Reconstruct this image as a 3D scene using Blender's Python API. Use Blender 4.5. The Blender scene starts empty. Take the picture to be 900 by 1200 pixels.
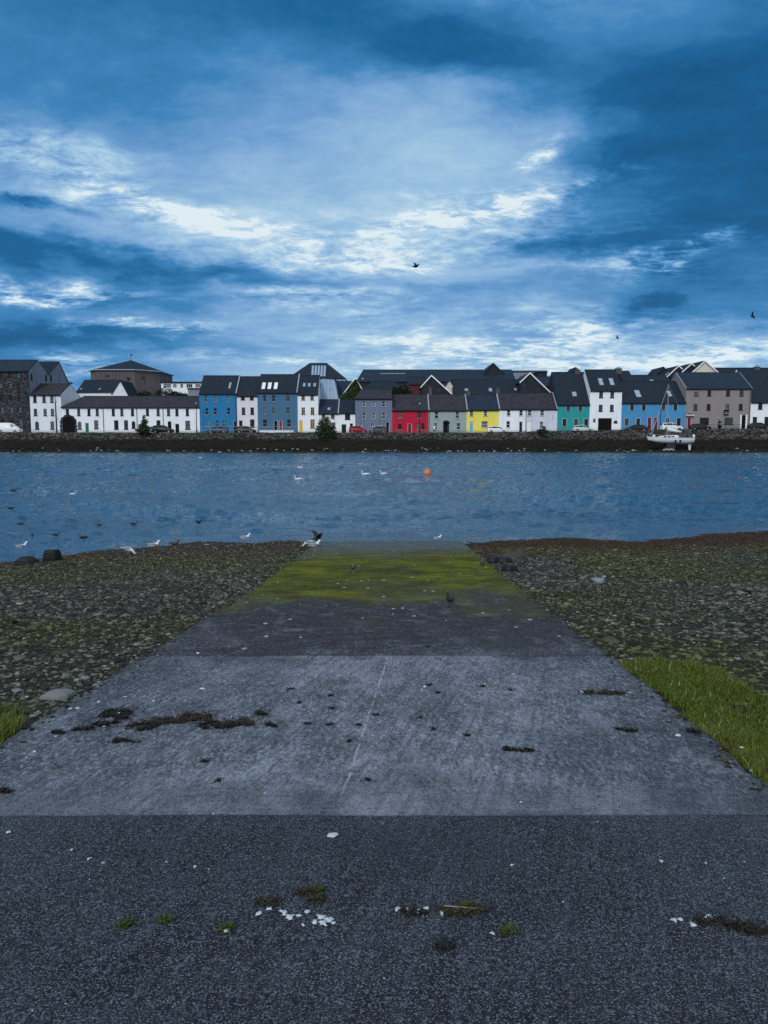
import bpy, math, random
import numpy as np
from math import radians, sin, cos, tan, atan, atan2, pi
from mathutils import Vector, Matrix
random.seed(7)
rng = np.random.default_rng(11)
SC = bpy.context.scene
COL = SC.collection

# ---------------------------------------------------------------- camera
EYE = 3.2            # eye height above the water (z = 0)
FPX = 870.0          # focal length in pixels of a 900 x 1200 frame
PITCH = math.atan(88 / FPX)
cam = bpy.data.cameras.new('camera')
cam_ob = bpy.data.objects.new('camera', cam)
COL.objects.link(cam_ob)
cam.sensor_fit = 'VERTICAL'
cam.sensor_height = 24.0
cam.lens = FPX * 24.0 / 1200
cam.clip_start = 0.05
cam.clip_end = 6000
cam_ob.location = (0, 0, EYE)
cam_ob.rotation_euler = (pi / 2 - PITCH, 0, 0)
SC.camera = cam_ob
CP, SP = cos(PITCH), sin(PITCH)

def ray(px, py):
    a = (px - 450) / FPX
    b = (600 - py) / FPX
    return a, CP + b * SP, -SP + b * CP

def at(px, py, Y):
    dx, dy, dz = ray(px, py)
    t = Y / dy
    return Vector((dx * t, Y, EYE + dz * t))

def zat(py, Y):
    return at(450, py, Y).z

def xat(px, py, Y):
    return at(px, py, Y).x

SLOPE = 0.0653
RAMP0 = 1.495        # height of the slipway surface at y = 0

def ramp_z(y):
    return RAMP0 - SLOPE * y

def rp(px, py, dz=0.0):
    """measured spot on the slipway plane"""
    dx, dy, dz_ = ray(px, py)
    k = -dz_ / dy
    Y = (EYE - RAMP0 - dz) / (k - SLOPE)
    return Vector((dx / dy * Y, Y, ramp_z(Y) + dz))

def wp(px, py):
    """measured spot on the water"""
    dx, dy, dz_ = ray(px, py)
    Y = EYE / (-dz_ / dy)
    return Vector((dx / dy * Y, Y, 0))

# ---------------------------------------------------------------- numpy noise
_L = np.random.default_rng(5).random((256, 256))
def vnoise(x, y):
    x = np.asarray(x, float); y = np.asarray(y, float)
    xi = np.floor(x).astype(int); yi = np.floor(y).astype(int)
    fx = x - xi; fy = y - yi
    fx = fx * fx * (3 - 2 * fx); fy = fy * fy * (3 - 2 * fy)
    a = _L[xi & 255, yi & 255]; b = _L[(xi + 1) & 255, yi & 255]
    c = _L[xi & 255, (yi + 1) & 255]; d = _L[(xi + 1) & 255, (yi + 1) & 255]
    return (a * (1 - fx) + b * fx) * (1 - fy) + (c * (1 - fx) + d * fx) * fy
def fbm(x, y, o=4):
    s = 0; w = 0.5; t = 0
    for i in range(o):
        s = s + w * vnoise(x * 2 ** i + 17 * i, y * 2 ** i + 31 * i); t += w; w *= 0.5
    return s / t

# ---------------------------------------------------------------- objects
def tag(o, label=None, cat=None, group=None, kind=None):
    if label: o['label'] = label
    if cat: o['category'] = cat
    if group: o['group'] = group
    if kind: o['kind'] = kind
    return o

def empty(name, loc, rz=0.0):
    o = bpy.data.objects.new(name, None)
    o.empty_display_size = 0.2
    COL.objects.link(o)
    o.location = loc
    o.rotation_euler = (0, 0, rz)
    return o

def link_mesh(name, me, parent=None, loc=(0, 0, 0)):
    o = bpy.data.objects.new(name, me)
    COL.objects.link(o)
    if parent is not None: o.parent = parent
    o.location = loc
    return o

def copy_tree(o, parent=None):
    c = o.copy(); COL.objects.link(c); c.parent = parent
    for ch in list(o.children): copy_tree(ch, c)
    return c

class MB:
    def __init__(s): s.v = []; s.f = []
    def quad(s, *p):
        n = len(s.v); s.v += [tuple(q) for q in p]; s.f.append(tuple(range(n, n + len(p))))
    def box(s, x0, x1, y0, y1, z0, z1):
        n = len(s.v)
        s.v += [(x0, y0, z0), (x1, y0, z0), (x1, y1, z0), (x0, y1, z0), (x0, y0, z1), (x1, y0, z1), (x1, y1, z1), (x0, y1, z1)]
        for f in ((0, 3, 2, 1), (4, 5, 6, 7), (0, 1, 5, 4), (1, 2, 6, 5), (2, 3, 7, 6), (3, 0, 4, 7)):
            s.f.append(tuple(n + i for i in f))
    def bar(s, p, q, r, n=6, r2=None):
        p = Vector(p); q = Vector(q); d = (q - p).normalized()
        u = d.orthogonal().normalized(); w = d.cross(u)
        r2 = r if r2 is None else r2
        b = len(s.v)
        for c, rr in ((p, r), (q, r2)):
            for i in range(n):
                a = 2 * pi * i / n
                s.v.append(tuple(c + u * cos(a) * rr + w * sin(a) * rr))
        for i in range(n):
            j = (i + 1) % n
            s.f.append((b + i, b + j, b + n + j, b + n + i))
        s.f.append(tuple(b + i for i in range(n))[::-1]); s.f.append(tuple(b + n + i for i in range(n)))
    def tube(s, pts, rad, n=6):
        pts = [Vector(p) for p in pts]; b = len(s.v); m = len(pts)
        for k, p in enumerate(pts):
            d = (pts[min(k + 1, m - 1)] - pts[max(k - 1, 0)]).normalized()
            u = d.cross(Vector((0.03, 0.9, 0.2))).normalized(); w = d.cross(u)
            r = rad[k] if isinstance(rad, (list, tuple)) else rad
            for i in range(n):
                a = 2 * pi * i / n
                s.v.append(tuple(p + u * cos(a) * r + w * sin(a) * r))
        for k in range(m - 1):
            for i in range(n):
                j = (i + 1) % n
                s.f.append((b + k * n + i, b + k * n + j, b + (k + 1) * n + j, b + (k + 1) * n + i))
        s.f.append(tuple(b + i for i in range(n))[::-1]); s.f.append(tuple(b + (m - 1) * n + i for i in range(n)))
    def prism(s, poly, y0, y1):
        """polygon in x,z extruded along y"""
        n = len(poly); b = len(s.v)
        s.v += [(x, y0, z) for x, z in poly] + [(x, y1, z) for x, z in poly]
        s.f.append(tuple(range(b, b + n))); s.f.append(tuple(range(b + 2 * n - 1, b + n - 1, -1)))
        for i in range(n):
            j = (i + 1) % n
            s.f.append((b + i, b + n + i, b + n + j, b + j))
    def loft(s, rings, cap=True):
        b = len(s.v); n = len(rings[0])
        for r in rings: s.v += [tuple(p) for p in r]
        for k in range(len(rings) - 1):
            for i in range(n):
                j = (i + 1) % n
                s.f.append((b + k * n + i, b + k * n + j, b + (k + 1) * n + j, b + (k + 1) * n + i))
        if cap:
            s.f.append(tuple(b + i for i in range(n))[::-1]); s.f.append(tuple(b + (len(rings) - 1) * n + i for i in range(n)))
    def mesh(s, name, mat, smooth=False, fix=True):
        me = bpy.data.meshes.new(name)
        me.from_pydata(s.v, [], s.f)
        if fix:
            import bmesh
            bm = bmesh.new(); bm.from_mesh(me)
            bmesh.ops.recalc_face_normals(bm, faces=bm.faces); bm.to_mesh(me); bm.free()
        if mat: me.materials.append(mat)
        if smooth: me.polygons.foreach_set('use_smooth', [True] * len(me.polygons))
        me.update()
        return me
    def build(s, name, mat, parent=None, loc=(0, 0, 0), smooth=False, fix=True):
        return link_mesh(name, s.mesh(name, mat, smooth, fix), parent, loc)

def np_mesh(name, V, F, mat, col=None, smooth=False):
    me = bpy.data.meshes.new(name)
    V = np.asarray(V, np.float32); F = np.asarray(F, np.int32)
    me.vertices.add(len(V)); me.vertices.foreach_set('co', V.ravel())
    k = F.shape[1]
    me.loops.add(F.size); me.loops.foreach_set('vertex_index', F.ravel())
    me.polygons.add(len(F))
    me.polygons.foreach_set('loop_start', np.arange(0, F.size, k, dtype=np.int32))
    if col is not None:
        a = me.color_attributes.new('tint', 'FLOAT_COLOR', 'POINT')
        c = np.ones((len(V), 4), np.float32); c[:, :3] = col
        a.data.foreach_set('color', c.ravel())
    me.update(calc_edges=True)
    me.polygons.foreach_set('use_smooth', np.full(len(F), smooth))
    if mat: me.materials.append(mat)
    return me

# ---------------------------------------------------------------- node helpers
def s2l(r, g, b):
    f = lambda c: c / 12.92 if c <= 0.04045 else ((c + 0.055) / 1.055) ** 2.4
    return (f(r / 255), f(g / 255), f(b / 255), 1.0)

class NT:
    def __init__(s, tree):
        s.t = tree; tree.nodes.clear()
    def n(s, typ, **kw):
        nd = s.t.nodes.new(typ)
        for k, v in kw.items(): setattr(nd, k, v)
        return nd
    def lk(s, a, b): s.t.links.new(a, b)
    def put(s, sock, v):
        if isinstance(v, bpy.types.NodeSocket): s.lk(v, sock)
        else:
            if isinstance(v, tuple) and len(v) == 3 and sock.type == 'RGBA': v = v + (1.0,)
            sock.default_value = v
    def m(s, op, a, b=0.0, c=0.0, clamp=False):
        nd = s.n('ShaderNodeMath', operation=op, use_clamp=clamp)
        s.put(nd.inputs[0], a)
        if len(nd.inputs) > 1: s.put(nd.inputs[1], b)
        if len(nd.inputs) > 2: s.put(nd.inputs[2], c)
        return nd.outputs[0]
    def add(s, *a):
        r = a[0]
        for x in a[1:]: r = s.m('ADD', r, x)
        return r
    def mul(s, *a):
        r = a[0]
        for x in a[1:]: r = s.m('MULTIPLY', r, x)
        return r
    def sstep(s, v, lo, hi):
        nd = s.n('ShaderNodeMapRange', interpolation_type='SMOOTHSTEP')
        s.put(nd.inputs[0], v); s.put(nd.inputs[1], lo); s.put(nd.inputs[2], hi)
        nd.inputs[3].default_value = 0; nd.inputs[4].default_value = 1
        return nd.outputs[0]
    def mix(s, f, a, b, mode='MIX'):
        nd = s.n('ShaderNodeMix', data_type='RGBA', blend_type=mode, clamp_factor=True)
        s.put(nd.inputs[0], f); s.put(nd.inputs[6], a); s.put(nd.inputs[7], b)
        return nd.outputs[2]
    def vec(s, x, y, z):
        nd = s.n('ShaderNodeCombineXYZ')
        for i, q in enumerate((x, y, z)): s.put(nd.inputs[i], q)
        return nd.outputs[0]
    def sep(s, v):
        nd = s.n('ShaderNodeSeparateXYZ'); s.lk(v, nd.inputs[0]); return nd.outputs
    def scl(s, v, sx, sy, sz):
        nd = s.n('ShaderNodeVectorMath', operation='MULTIPLY'); s.lk(v, nd.inputs[0]); nd.inputs[1].default_value = (sx, sy, sz)
        return nd.outputs[0]
    def noise(s, v, scale, detail=4.0, rough=0.5, dist=0.0, out=0):
        nd = s.n('ShaderNodeTexNoise'); s.lk(v, nd.inputs['Vector'])
        nd.inputs['Scale'].default_value = scale; nd.inputs['Detail'].default_value = detail
        nd.inputs['Roughness'].default_value = rough; nd.inputs['Distortion'].default_value = dist
        return nd.outputs[out]
    def voro(s, v, scale, feature='F1', out='Distance', rnd=1.0):
        nd = s.n('ShaderNodeTexVoronoi', feature=feature); s.lk(v, nd.inputs['Vector'])
        nd.inputs['Scale'].default_value = scale
        nd.inputs['Randomness'].default_value = rnd
        return nd.outputs[out]
    def ramp(s, f, stops, interp='LINEAR'):
        nd = s.n('ShaderNodeValToRGB'); s.put(nd.inputs[0], f)
        cr = nd.color_ramp; cr.interpolation = interp
        while len(cr.elements) < len(stops): cr.elements.new(0.5)
        for e, (p, c) in zip(cr.elements, stops):
            e.position = p; e.color = c if len(c) == 4 else tuple(c) + (1.0,)
        return nd.outputs[0]
    def bump(s, h, strength=0.5, dist=0.01, normal=None):
        nd = s.n('ShaderNodeBump'); s.lk(h, nd.inputs['Height'])
        nd.inputs['Strength'].default_value = strength; nd.inputs['Distance'].default_value = dist
        if normal is not None: s.lk(normal, nd.inputs['Normal'])
        return nd.outputs[0]
    def out_bsdf(s, color, rough=0.7, normal=None, metal=0.0, spec=0.5, **kw):
        b = s.n('ShaderNodeBsdfPrincipled'); o = s.n('ShaderNodeOutputMaterial')
        s.put(b.inputs['Base Color'], color); s.put(b.inputs['Roughness'], rough)
        s.put(b.inputs['Metallic'], metal); s.put(b.inputs['Specular IOR Level'], spec)
        for k, v in kw.items(): s.put(b.inputs[k.replace('_', ' ')], v)
        if normal is not None: s.lk(normal, b.inputs['Normal'])
        s.lk(b.outputs[0], o.inputs[0])
        return b

def new_mat(name):
    m = bpy.data.materials.new(name); m.use_nodes = True
    return m, NT(m.node_tree)

def geo_pos(t):   # object coordinates, metres
    return t.n('ShaderNodeTexCoord').outputs['Object']
def world_pos(t):
    return t.n('ShaderNodeNewGeometry').outputs['Position']

# ---------------------------------------------------------------- sky
world = bpy.data.worlds.new('World'); SC.world = world; world.use_nodes = True
W = NT(world.node_tree)
wdir = W.n('ShaderNodeTexCoord').outputs['Generated']
dx_, dy_, dz_ = W.sep(wdir)
SUN_EL, SUN_AZ = 34.0, 205.0     # behind the camera, a little to the left
sky = W.n('ShaderNodeTexSky', sky_type='NISHITA', sun_disc=False)
sky.sun_elevation = radians(SUN_EL); sky.sun_rotation = radians(SUN_AZ)
sky.air_density = 1.2; sky.dust_density = 0.6; sky.ozone_density = 3.0
# cloud layer seen in perspective: project the direction onto a flat layer
zc = W.m('MAXIMUM', dz_, 0.0)
inv = W.m('DIVIDE', 1.0, W.add(zc, 0.14))
layer = W.vec(W.mul(dx_, inv), W.mul(dy_, inv), 0.0)
n_big = W.noise(layer, 0.9, 6, 0.55, 0.4)
n_mid = W.noise(W.scl(layer, 1.0, 1.6, 1), 2.6, 7, 0.62, 0.6)
n_fine = W.noise(W.scl(layer, 1.0, 1.3, 1), 11.0, 8, 0.72, 0.5)
# compass position in degrees, warped so that the masses get cloud-like edges
az = W.m('MULTIPLY', W.m('ARCTAN2', dx_, dy_), 57.2958)
el = W.m('MULTIPLY', W.m('ARCSINE', dz_), 57.2958)
wv = W.vec(W.mul(az, 0.035), W.mul(el, 0.09), 3.0)
wcol = W.n('ShaderNodeTexNoise'); W.lk(wv, wcol.inputs['Vector'])
wcol.inputs['Scale'].default_value = 3.0; wcol.inputs['Detail'].default_value = 8; wcol.inputs['Roughness'].default_value = 0.62
wr = W.sep(wcol.outputs['Color'])
azw = W.add(az, W.mul(W.m('SUBTRACT', wr[0], 0.5), 14.0))
elw = W.add(el, W.mul(W.m('SUBTRACT', wr[1], 0.5), 6.5))
pos = W.vec(azw, elw, 0.0)

def sky_spot(px, py):
    dx, dy, dz = ray(px, py)
    return math.degrees(atan2(dx, dy)), math.degrees(atan2(dz, math.hypot(dx, dy)))
def blob(px, py, sx, sy, rot, w, power=2.0):
    a0, e0 = sky_spot(px, py)
    mp = W.n('ShaderNodeMapping', vector_type='TEXTURE'); W.lk(pos, mp.inputs[0])
    mp.inputs[1].default_value = (a0, e0, 0); mp.inputs[2].default_value = (0, 0, radians(rot))
    mp.inputs[3].default_value = (sx / 15.2, sy / 15.2, 1)
    ln = W.n('ShaderNodeVectorMath', operation='LENGTH'); W.lk(mp.outputs[0], ln.inputs[0])
    return W.mul(W.m('EXPONENT', W.mul(W.m('POWER', ln.outputs['Value'], power), -1.0)), w)
# soft masses: centre px, centre py, half width, half height, turn, weight
BASE = [
 (440, 190, 340, 130, 0, 0.20), (560, 250, 260, 90, 0, 0.03), (120, 240, 230, 60, -10, 0.12), (540, 265, 240, 55, 8, 0.08), (500, 390, 380, 60, 0, 0.14),
 (870, 180, 190, 90, 25, -0.36, 2.6), (760, 130, 90, 32, 10, -0.14), (420, 30, 320, 36, -4, -0.10), (880, 262, 120, 26, 6, -0.14), (860, 110, 90, 16, 14, 0.16), (885, 205, 50, 10, 8, 0.12), (960, 90, 150, 110, 0, -0.20), (640, 80, 210, 38, -14, -0.26), (40, 40, 260, 110, 0, -0.16), (330, 10, 260, 60, 0, -0.16),
 (-10, 410, 170, 60, 0, -0.24), (920, 340, 120, 70, 0, -0.20), (60, 300, 210, 19, -4, -0.36), (300, 322, 190, 15, -3, -0.26), (540, 350, 170, 15, 0, -0.16),
 (180, 352, 150, 13, 0, -0.18), (650, 292, 80, 16, 6, -0.30), (60, 392, 170, 13, 0, -0.26), (700, 215, 90, 22, 20, -0.22), (800, 432, 190, 34, 0, 0.20), (450, 440, 260, 30, 0, 0.14), (560, 330, 300, 40, 0, 0.06),
 (778, 352, 34, 12, 0, -0.50), (500, 55, 150, 26, 12, -0.12), (45, 238, 45, 7, 0, -0.42),
]
STREAK = [
 (100, 200, 180, 22, -12, 0.34), (40, 338, 75, 8, 0, 0.80), (520, 272, 210, 24, 0, 0.26), (620, 232, 120, 11, 10, 0.50), (430, 302, 170, 13, -2, 0.28), (215, 240, 130, 18, -10, 0.16),
 (780, 298, 95, 12, 8, 0.66), (165, 381, 60, 6, 2, 0.60), (370, 348, 110, 11, 0, 0.34), (560, 385, 150, 13, 2, 0.34), (640, 395, 150, 12, 3, 0.34),
 (720, 425, 110, 14, 0, 0.46), (640, 188, 22, 7, 10, 0.50), (100, 432, 34, 12, 0, 0.46), (825, 410, 80, 16, 10, 0.46), (560, 418, 130, 10, 0, 0.30), (330, 425, 120, 9, 0, 0.26),
]
base = W.add(*[blob(*b) for b in BASE])
streak = W.add(*[blob(*b) for b in STREAK])
det = W.add(W.mul(W.m('SUBTRACT', n_mid, 0.5), 1.9), W.mul(W.m('SUBTRACT', n_fine, 0.5), 1.5))
L = W.add(0.505, base, W.mul(W.m('SUBTRACT', n_big, 0.5), 0.42), W.mul(det, 0.13))
L = W.add(L, W.mul(streak, W.m('MAXIMUM', W.add(0.50, W.mul(det, 2.0)), 0.0)))
back = W.sstep(W.mul(dy_, -1.0), -0.25, 0.5)
L = W.add(L, W.mul(back, 0.26))
L = W.m('SMOOTH_MAX', L, W.add(0.10, W.mul(det, 0.16)), 0.16)
L = W.m('ADD', L, 0.0, clamp=True)
cloud = W.ramp(L, [(0.0, s2l(14, 78, 124)), (0.22, s2l(26, 100, 154)), (0.42, s2l(62, 132, 188)), (0.60, s2l(118, 165, 213)),
                   (0.78, s2l(160, 198, 228)), (0.90, s2l(190, 217, 236)), (1.0, s2l(226, 240, 247))])
over = W.m('MAXIMUM', back, W.sstep(el, 33.0, 60.0))
cloud = W.mix(W.mul(over, 0.8), cloud, (0.60, 0.64, 0.68, 1))
nsky = W.mix(1.0, sky.outputs[0], (0.07, 0.07, 0.07, 1), 'MULTIPLY')
mixed = W.mix(0.95, nsky, cloud)
gain = W.add(1.0, W.mul(back, 0.35))
bg = W.n('ShaderNodeBackground'); W.lk(mixed, bg.inputs[0]); W.lk(gain, bg.inputs[1])
wo = W.n('ShaderNodeOutputWorld'); W.lk(bg.outputs[0], wo.inputs[0])
world.cycles.sampling_method = 'MANUAL'; world.cycles.sample_map_resolution = 512

sun = bpy.data.lights.new('sun', 'SUN'); sun.energy = 1.5; sun.angle = radians(14); sun.color = (0.96, 0.98, 1.0)
sun_ob = bpy.data.objects.new('sun', sun); COL.objects.link(sun_ob)
# Nishita: rotation measured from +Y clockwise
sd = Vector((sin(radians(SUN_AZ)) * cos(radians(SUN_EL)), cos(radians(SUN_AZ)) * cos(radians(SUN_EL)), sin(radians(SUN_EL))))
sun_ob.rotation_euler = sd.to_track_quat('Z', 'Y').to_euler()

SC.view_settings.view_transform = 'Standard'; SC.view_settings.look = 'None'
SC.view_settings.exposure = 0.0; SC.view_settings.gamma = 1.0
SC.render.engine = 'CYCLES'
SC.cycles.max_bounces = 4; SC.cycles.diffuse_bounces = 2; SC.cycles.glossy_bounces = 3
SC.cycles.transparent_max_bounces = 4; SC.cycles.caustics_reflective = False; SC.cycles.caustics_refractive = False
SC.cycles.use_denoising = False

# ---------------------------------------------------------------- shore line, ground
def x_left(y):  return np.interp(y, [-9, 4.74, 7.26, 12.05, 18.55, 27], [-3.1, -2.545, -2.42, -2.17, -2.06, -1.95])
def x_right(y): return np.interp(y, [-9, 4.4, 6.9, 12.9, 21.3, 27], [2.15, 2.19, 2.29, 2.28, 2.39, 2.43])
_sx, _sy = [], []
for px, py in ((-400, 720), (-150, 686), (0, 661), (60, 655), (110, 646), (200, 640), (280, 636), (353, 633), (450, 633), (548, 634), (640, 634),
               (730, 633), (800, 630), (850, 626), (900, 622), (1000, 618), (1200, 612)):
    q = wp(px, py); _sx.append(q.x); _sy.append(q.y)
def y_shore(x): return np.interp(x, _sx, _sy)
def beach_z(x, y):
    x = np.asarray(x, float); y = np.asarray(y, float)
    base = SLOPE * (y_shore(x) - y)
    near = np.clip(1 - y / 20, 0, 1)
    rampz = ramp_z(y) - 0.06
    k = np.clip((np.abs(x) - 2) / 8, 0, 1)
    z = base * k + np.minimum(base, rampz + 0.03) * (1 - k)
    z = z * 1.0 + (fbm(x * 0.35 + 40, y * 0.35, 3) - 0.5) * 0.12 + (fbm(x * 2.1 + 9, y * 2.1, 3) - 0.5) * 0.05
    de = np.minimum(np.abs(x - x_left(y)), np.abs(x - x_right(y)))
    inside_ = np.where((x > x_left(y)) & (x < x_right(y)), 0, de)
    e_ = np.clip(1 - inside_ / 0.7, 0, 1)
    z = z * (1 - e_) + (np.minimum(z, ramp_z(y) - 0.05 + (fbm(x * 1.3, y * 1.3, 2) - .5) * .04)) * e_
    return np.clip(z, -1.3, 2.3)

xs = np.unique(np.concatenate([np.linspace(-1500, -150, 8), np.linspace(-150, -30, 14), np.linspace(-30, -18, 18), np.arange(-18, 18.01, 0.13),
                               np.linspace(18, 30, 18), np.linspace(30, 150, 14), np.linspace(150, 1500, 8)]))
ys = np.unique(np.concatenate([np.linspace(-1500, -60, 6), np.linspace(-60, -8, 12), np.arange(-8, 27, 0.13), np.linspace(27, 60, 20),
                               np.linspace(60, 140, 8), np.linspace(140, 158, 30), np.array([159.0, 200, 400, 900, 2200])]))
GX, GY = np.meshgrid(xs, ys)
GZ = beach_z(GX, GY)
inr = (GX > x_left(GY) + 0.12) & (GX < x_right(GY) - 0.12) & (GY < 25)
GZ = np.where(inr, ramp_z(GY) - 0.2, GZ)
far = GY > 60
fz = -1.3 + np.clip((GY - 140) / 9.5, 0, 1) * 1.3 + np.clip((GY - 149.5) / 6, 0, 1) * 0.75
fz = fz + (fbm(GX * 0.12 + 5, GY * 0.25, 4) - 0.5) * 0.5 * np.clip((GY - 141) / 6, 0, 1)
fz = np.where(GY > 158.5, 2.2, fz)
GZ = np.where(far, np.where(GY < 140, -1.3, fz), GZ)
nx, ny = len(xs), len(ys)
idx = np.arange(nx * ny).reshape(ny, nx)
F = np.stack([idx[:-1, :-1], idx[:-1, 1:], idx[1:, 1:], idx[1:, :-1]], -1).reshape(-1, 4)

m, t = new_mat('shingle_ground')
p = world_pos(t)
n1 = t.noise(p, 1.1, 5, 0.6); n2 = t.noise(p, 14, 5, 0.7); v1 = t.voro(p, 11)
c = t.mix(n1, (0.016, 0.015, 0.009), (0.040, 0.034, 0.020))
c = t.mix(t.sstep(n2, 0.5, 0.75), c, (0.10, 0.10, 0.085))
c = t.mix(t.sstep(t.noise(p, 0.5, 3), 0.45, 0.7), c, (0.035, 0.045, 0.014))
gx, gy, gz = t.sep(p)
fw = t.mul(t.sstep(gy, 90, 120), t.sstep(t.add(gz, t.mul(t.m('SUBTRACT', n1, 0.5), 0.5)), 0.12, 0.42))
c = t.mix(fw, c, t.mix(t.sstep(n2, 0.42, 0.6), (0.002, 0.002, 0.0015), (0.013, 0.012, 0.008)))
t.out_bsdf(c, 0.85, t.bump(t.add(v1, n2), 0.8, 0.05), spec=0.15)
MAT_GROUND = m
tag(link_mesh('ground', np_mesh('ground', np.stack([GX, GY, GZ], -1).reshape(-1, 3), F, m, smooth=True)), kind='structure')

# ---------------------------------------------------------------- slipway
def ramp_surf(x, y):
    x = np.asarray(x, float); y = np.asarray(y, float)
    z = ramp_z(y) + (fbm(x * 0.7 + 3, y * 0.7, 3) - 0.5) * 0.022 + (fbm(x * 5, y * 5, 3) - 0.5) * 0.004
    z = z - np.where(y > 7.27, 0.008, 0.0) + np.where(y < 3.65, 0.005, 0.0)
    return z
m, t = new_mat('slipway_concrete')
p = world_pos(t)
X_, Y_, Z_ = t.sep(p)
wob = t.noise(p, 0.55, 5, 0.65)
wob2 = t.noise(t.scl(p, 1.0, 2.2, 1), 2.2, 6, 0.7)
yy = t.add(Y_, t.mul(t.m('SUBTRACT', wob, 0.5), 9.0), t.mul(t.m('SUBTRACT', wob2, 0.5), 3.2))
grain = t.noise(p, 130, 3, 0.8); grain2 = t.noise(p, 46, 3, 0.75); grain3 = t.noise(p, 240, 2, 0.6)
mott = t.sstep(t.noise(t.scl(p, 1.2, 0.8, 1), 2.2, 7, 0.72), 0.36, 0.64)
# broom marks across the fall, a little skewed
bro = t.noise(t.scl(t.vec(t.add(X_, t.mul(Y_, 0.12)), t.add(Y_, t.mul(X_, -0.05)), 0.0), 1.2, 26, 1), 1.6, 4, 0.7)
tyre = t.noise(t.scl(t.vec(t.add(X_, t.mul(Y_, -0.28)), Y_, 0.0), 22, 0.9, 1), 1.0, 4, 0.65)
# three pours
pour_near = t.m('SUBTRACT', 1.0, t.sstep(Y_, 3.635, 3.66))
pour_far = t.sstep(t.add(Y_, t.mul(t.m('SUBTRACT', wob2, 0.5), 0.10)), 7.21, 7.31)
col_mid = t.mix(mott, (0.115, 0.128, 0.150), (0.300, 0.322, 0.360))
col_near = t.mix(mott, (0.016, 0.019, 0.024), (0.034, 0.039, 0.047))
col_far = t.mix(mott, (0.024, 0.021, 0.025), (0.078, 0.072, 0.082))
c = t.mix(pour_near, col_mid, col_near)
c = t.mix(t.mul(t.m('MAXIMUM', t.mul(pour_far, t.m('SUBTRACT', 1.0, t.sstep(X_, 0.2, 1.6))), t.sstep(t.add(Y_, t.mul(t.m('SUBTRACT', wob, 0.5), 4.0)), 7.2, 9.6)), t.sstep(wob2, 0.28, 0.48)), c, col_far)
# marks
c = t.mix(t.mul(t.sstep(bro, 0.52, 0.65), t.sstep(Y_, 3.6, 3.8), 0.30), c, (0.34, 0.38, 0.46))
c = t.mix(t.mul(t.sstep(tyre, 0.50, 0.62), 0.38), c, (0.075, 0.085, 0.11))
# dirty sides, widened and darkened in the colour to imitate vignette falloff
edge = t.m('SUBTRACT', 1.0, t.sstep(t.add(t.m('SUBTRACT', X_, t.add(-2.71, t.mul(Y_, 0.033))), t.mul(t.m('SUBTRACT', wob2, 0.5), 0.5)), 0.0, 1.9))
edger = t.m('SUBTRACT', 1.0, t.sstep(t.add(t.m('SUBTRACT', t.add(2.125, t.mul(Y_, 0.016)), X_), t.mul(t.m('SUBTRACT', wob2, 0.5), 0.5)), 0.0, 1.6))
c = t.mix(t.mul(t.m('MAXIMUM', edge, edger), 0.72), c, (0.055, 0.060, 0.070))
# grain
c = t.mix(t.mul(t.sstep(grain, 0.53, 0.62), 0.80), c, (0.29, 0.315, 0.35))
c = t.mix(t.mul(t.m('SUBTRACT', 1.0, t.sstep(grain, 0.38, 0.47)), 0.85), c, (0.015, 0.018, 0.024))
c = t.mix(t.mul(t.sstep(grain2, 0.54, 0.66), 0.18), c, (0.32, 0.35, 0.43))
c = t.mix(t.mul(t.m('SUBTRACT', 1.0, t.sstep(grain2, 0.36, 0.46)), 0.5), c, (0.02, 0.023, 0.03))
cg = t.noise(t.scl(p, 1.0, 0.45, 1), 42, 3, 0.8); cg2 = t.noise(t.scl(p, 1.0, 0.35, 1), 17, 4, 0.8)
mid_ = t.sstep(Y_, 3.5, 4.4)
c = t.mix(t.mul(t.sstep(cg, 0.54, 0.64), mid_, 0.60), c, (0.42, 0.46, 0.54))
c = t.mix(t.mul(t.m('SUBTRACT', 1.0, t.sstep(cg, 0.36, 0.47)), mid_, 0.65), c, (0.022, 0.026, 0.034))
c = t.mix(t.mul(t.sstep(cg2, 0.56, 0.68), mid_, 0.40), c, (0.40, 0.44, 0.52))
c = t.mix(t.mul(t.m('SUBTRACT', 1.0, t.sstep(cg2, 0.34, 0.45)), mid_, 0.50), c, (0.030, 0.034, 0.042))
# pale crack
crk = t.noise(p, 3.5, 6, 0.7)
xr = t.m('ABSOLUTE', t.m('SUBTRACT', X_, t.add(-0.548, t.mul(Y_, 0.0815), t.mul(t.m('SUBTRACT', crk, 0.5), 0.045))))
cr = t.mul(t.m('SUBTRACT', 1.0, t.sstep(xr, 0.004, 0.011)), t.sstep(Y_, 3.65, 4.2), t.m('SUBTRACT', 1.0, t.sstep(Y_, 7.1, 7.3)), t.sstep(t.noise(p, 9, 3), 0.36, 0.5))
c = t.mix(t.mul(t.sstep(tyre, 0.50, 0.60), mid_, 0.34), c, (0.085, 0.095, 0.12))
c = t.mix(t.mul(cr, 0.50), c, (0.50, 0.54, 0.60))
c = t.mix(t.mul(t.sstep(yy, 6.6, 8.2), 0.55), c, (0.030, 0.025, 0.028))
fs = t.noise(t.scl(p, 0.9, 1.7, 1), 4.2, 7, 0.75)
c = t.mix(t.mul(t.sstep(fs, 0.55, 0.64), t.sstep(Y_, 7.0, 9.0), 0.45), c, (0.24, 0.23, 0.26))
c = t.mix(t.mul(t.sstep(t.m('SUBTRACT', 1.0, fs), 0.52, 0.62), t.sstep(Y_, 7.0, 9.0), 0.60), c, (0.03, 0.03, 0.03))
st = t.noise(p, 0.9, 5, 0.65, 0.8)
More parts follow.
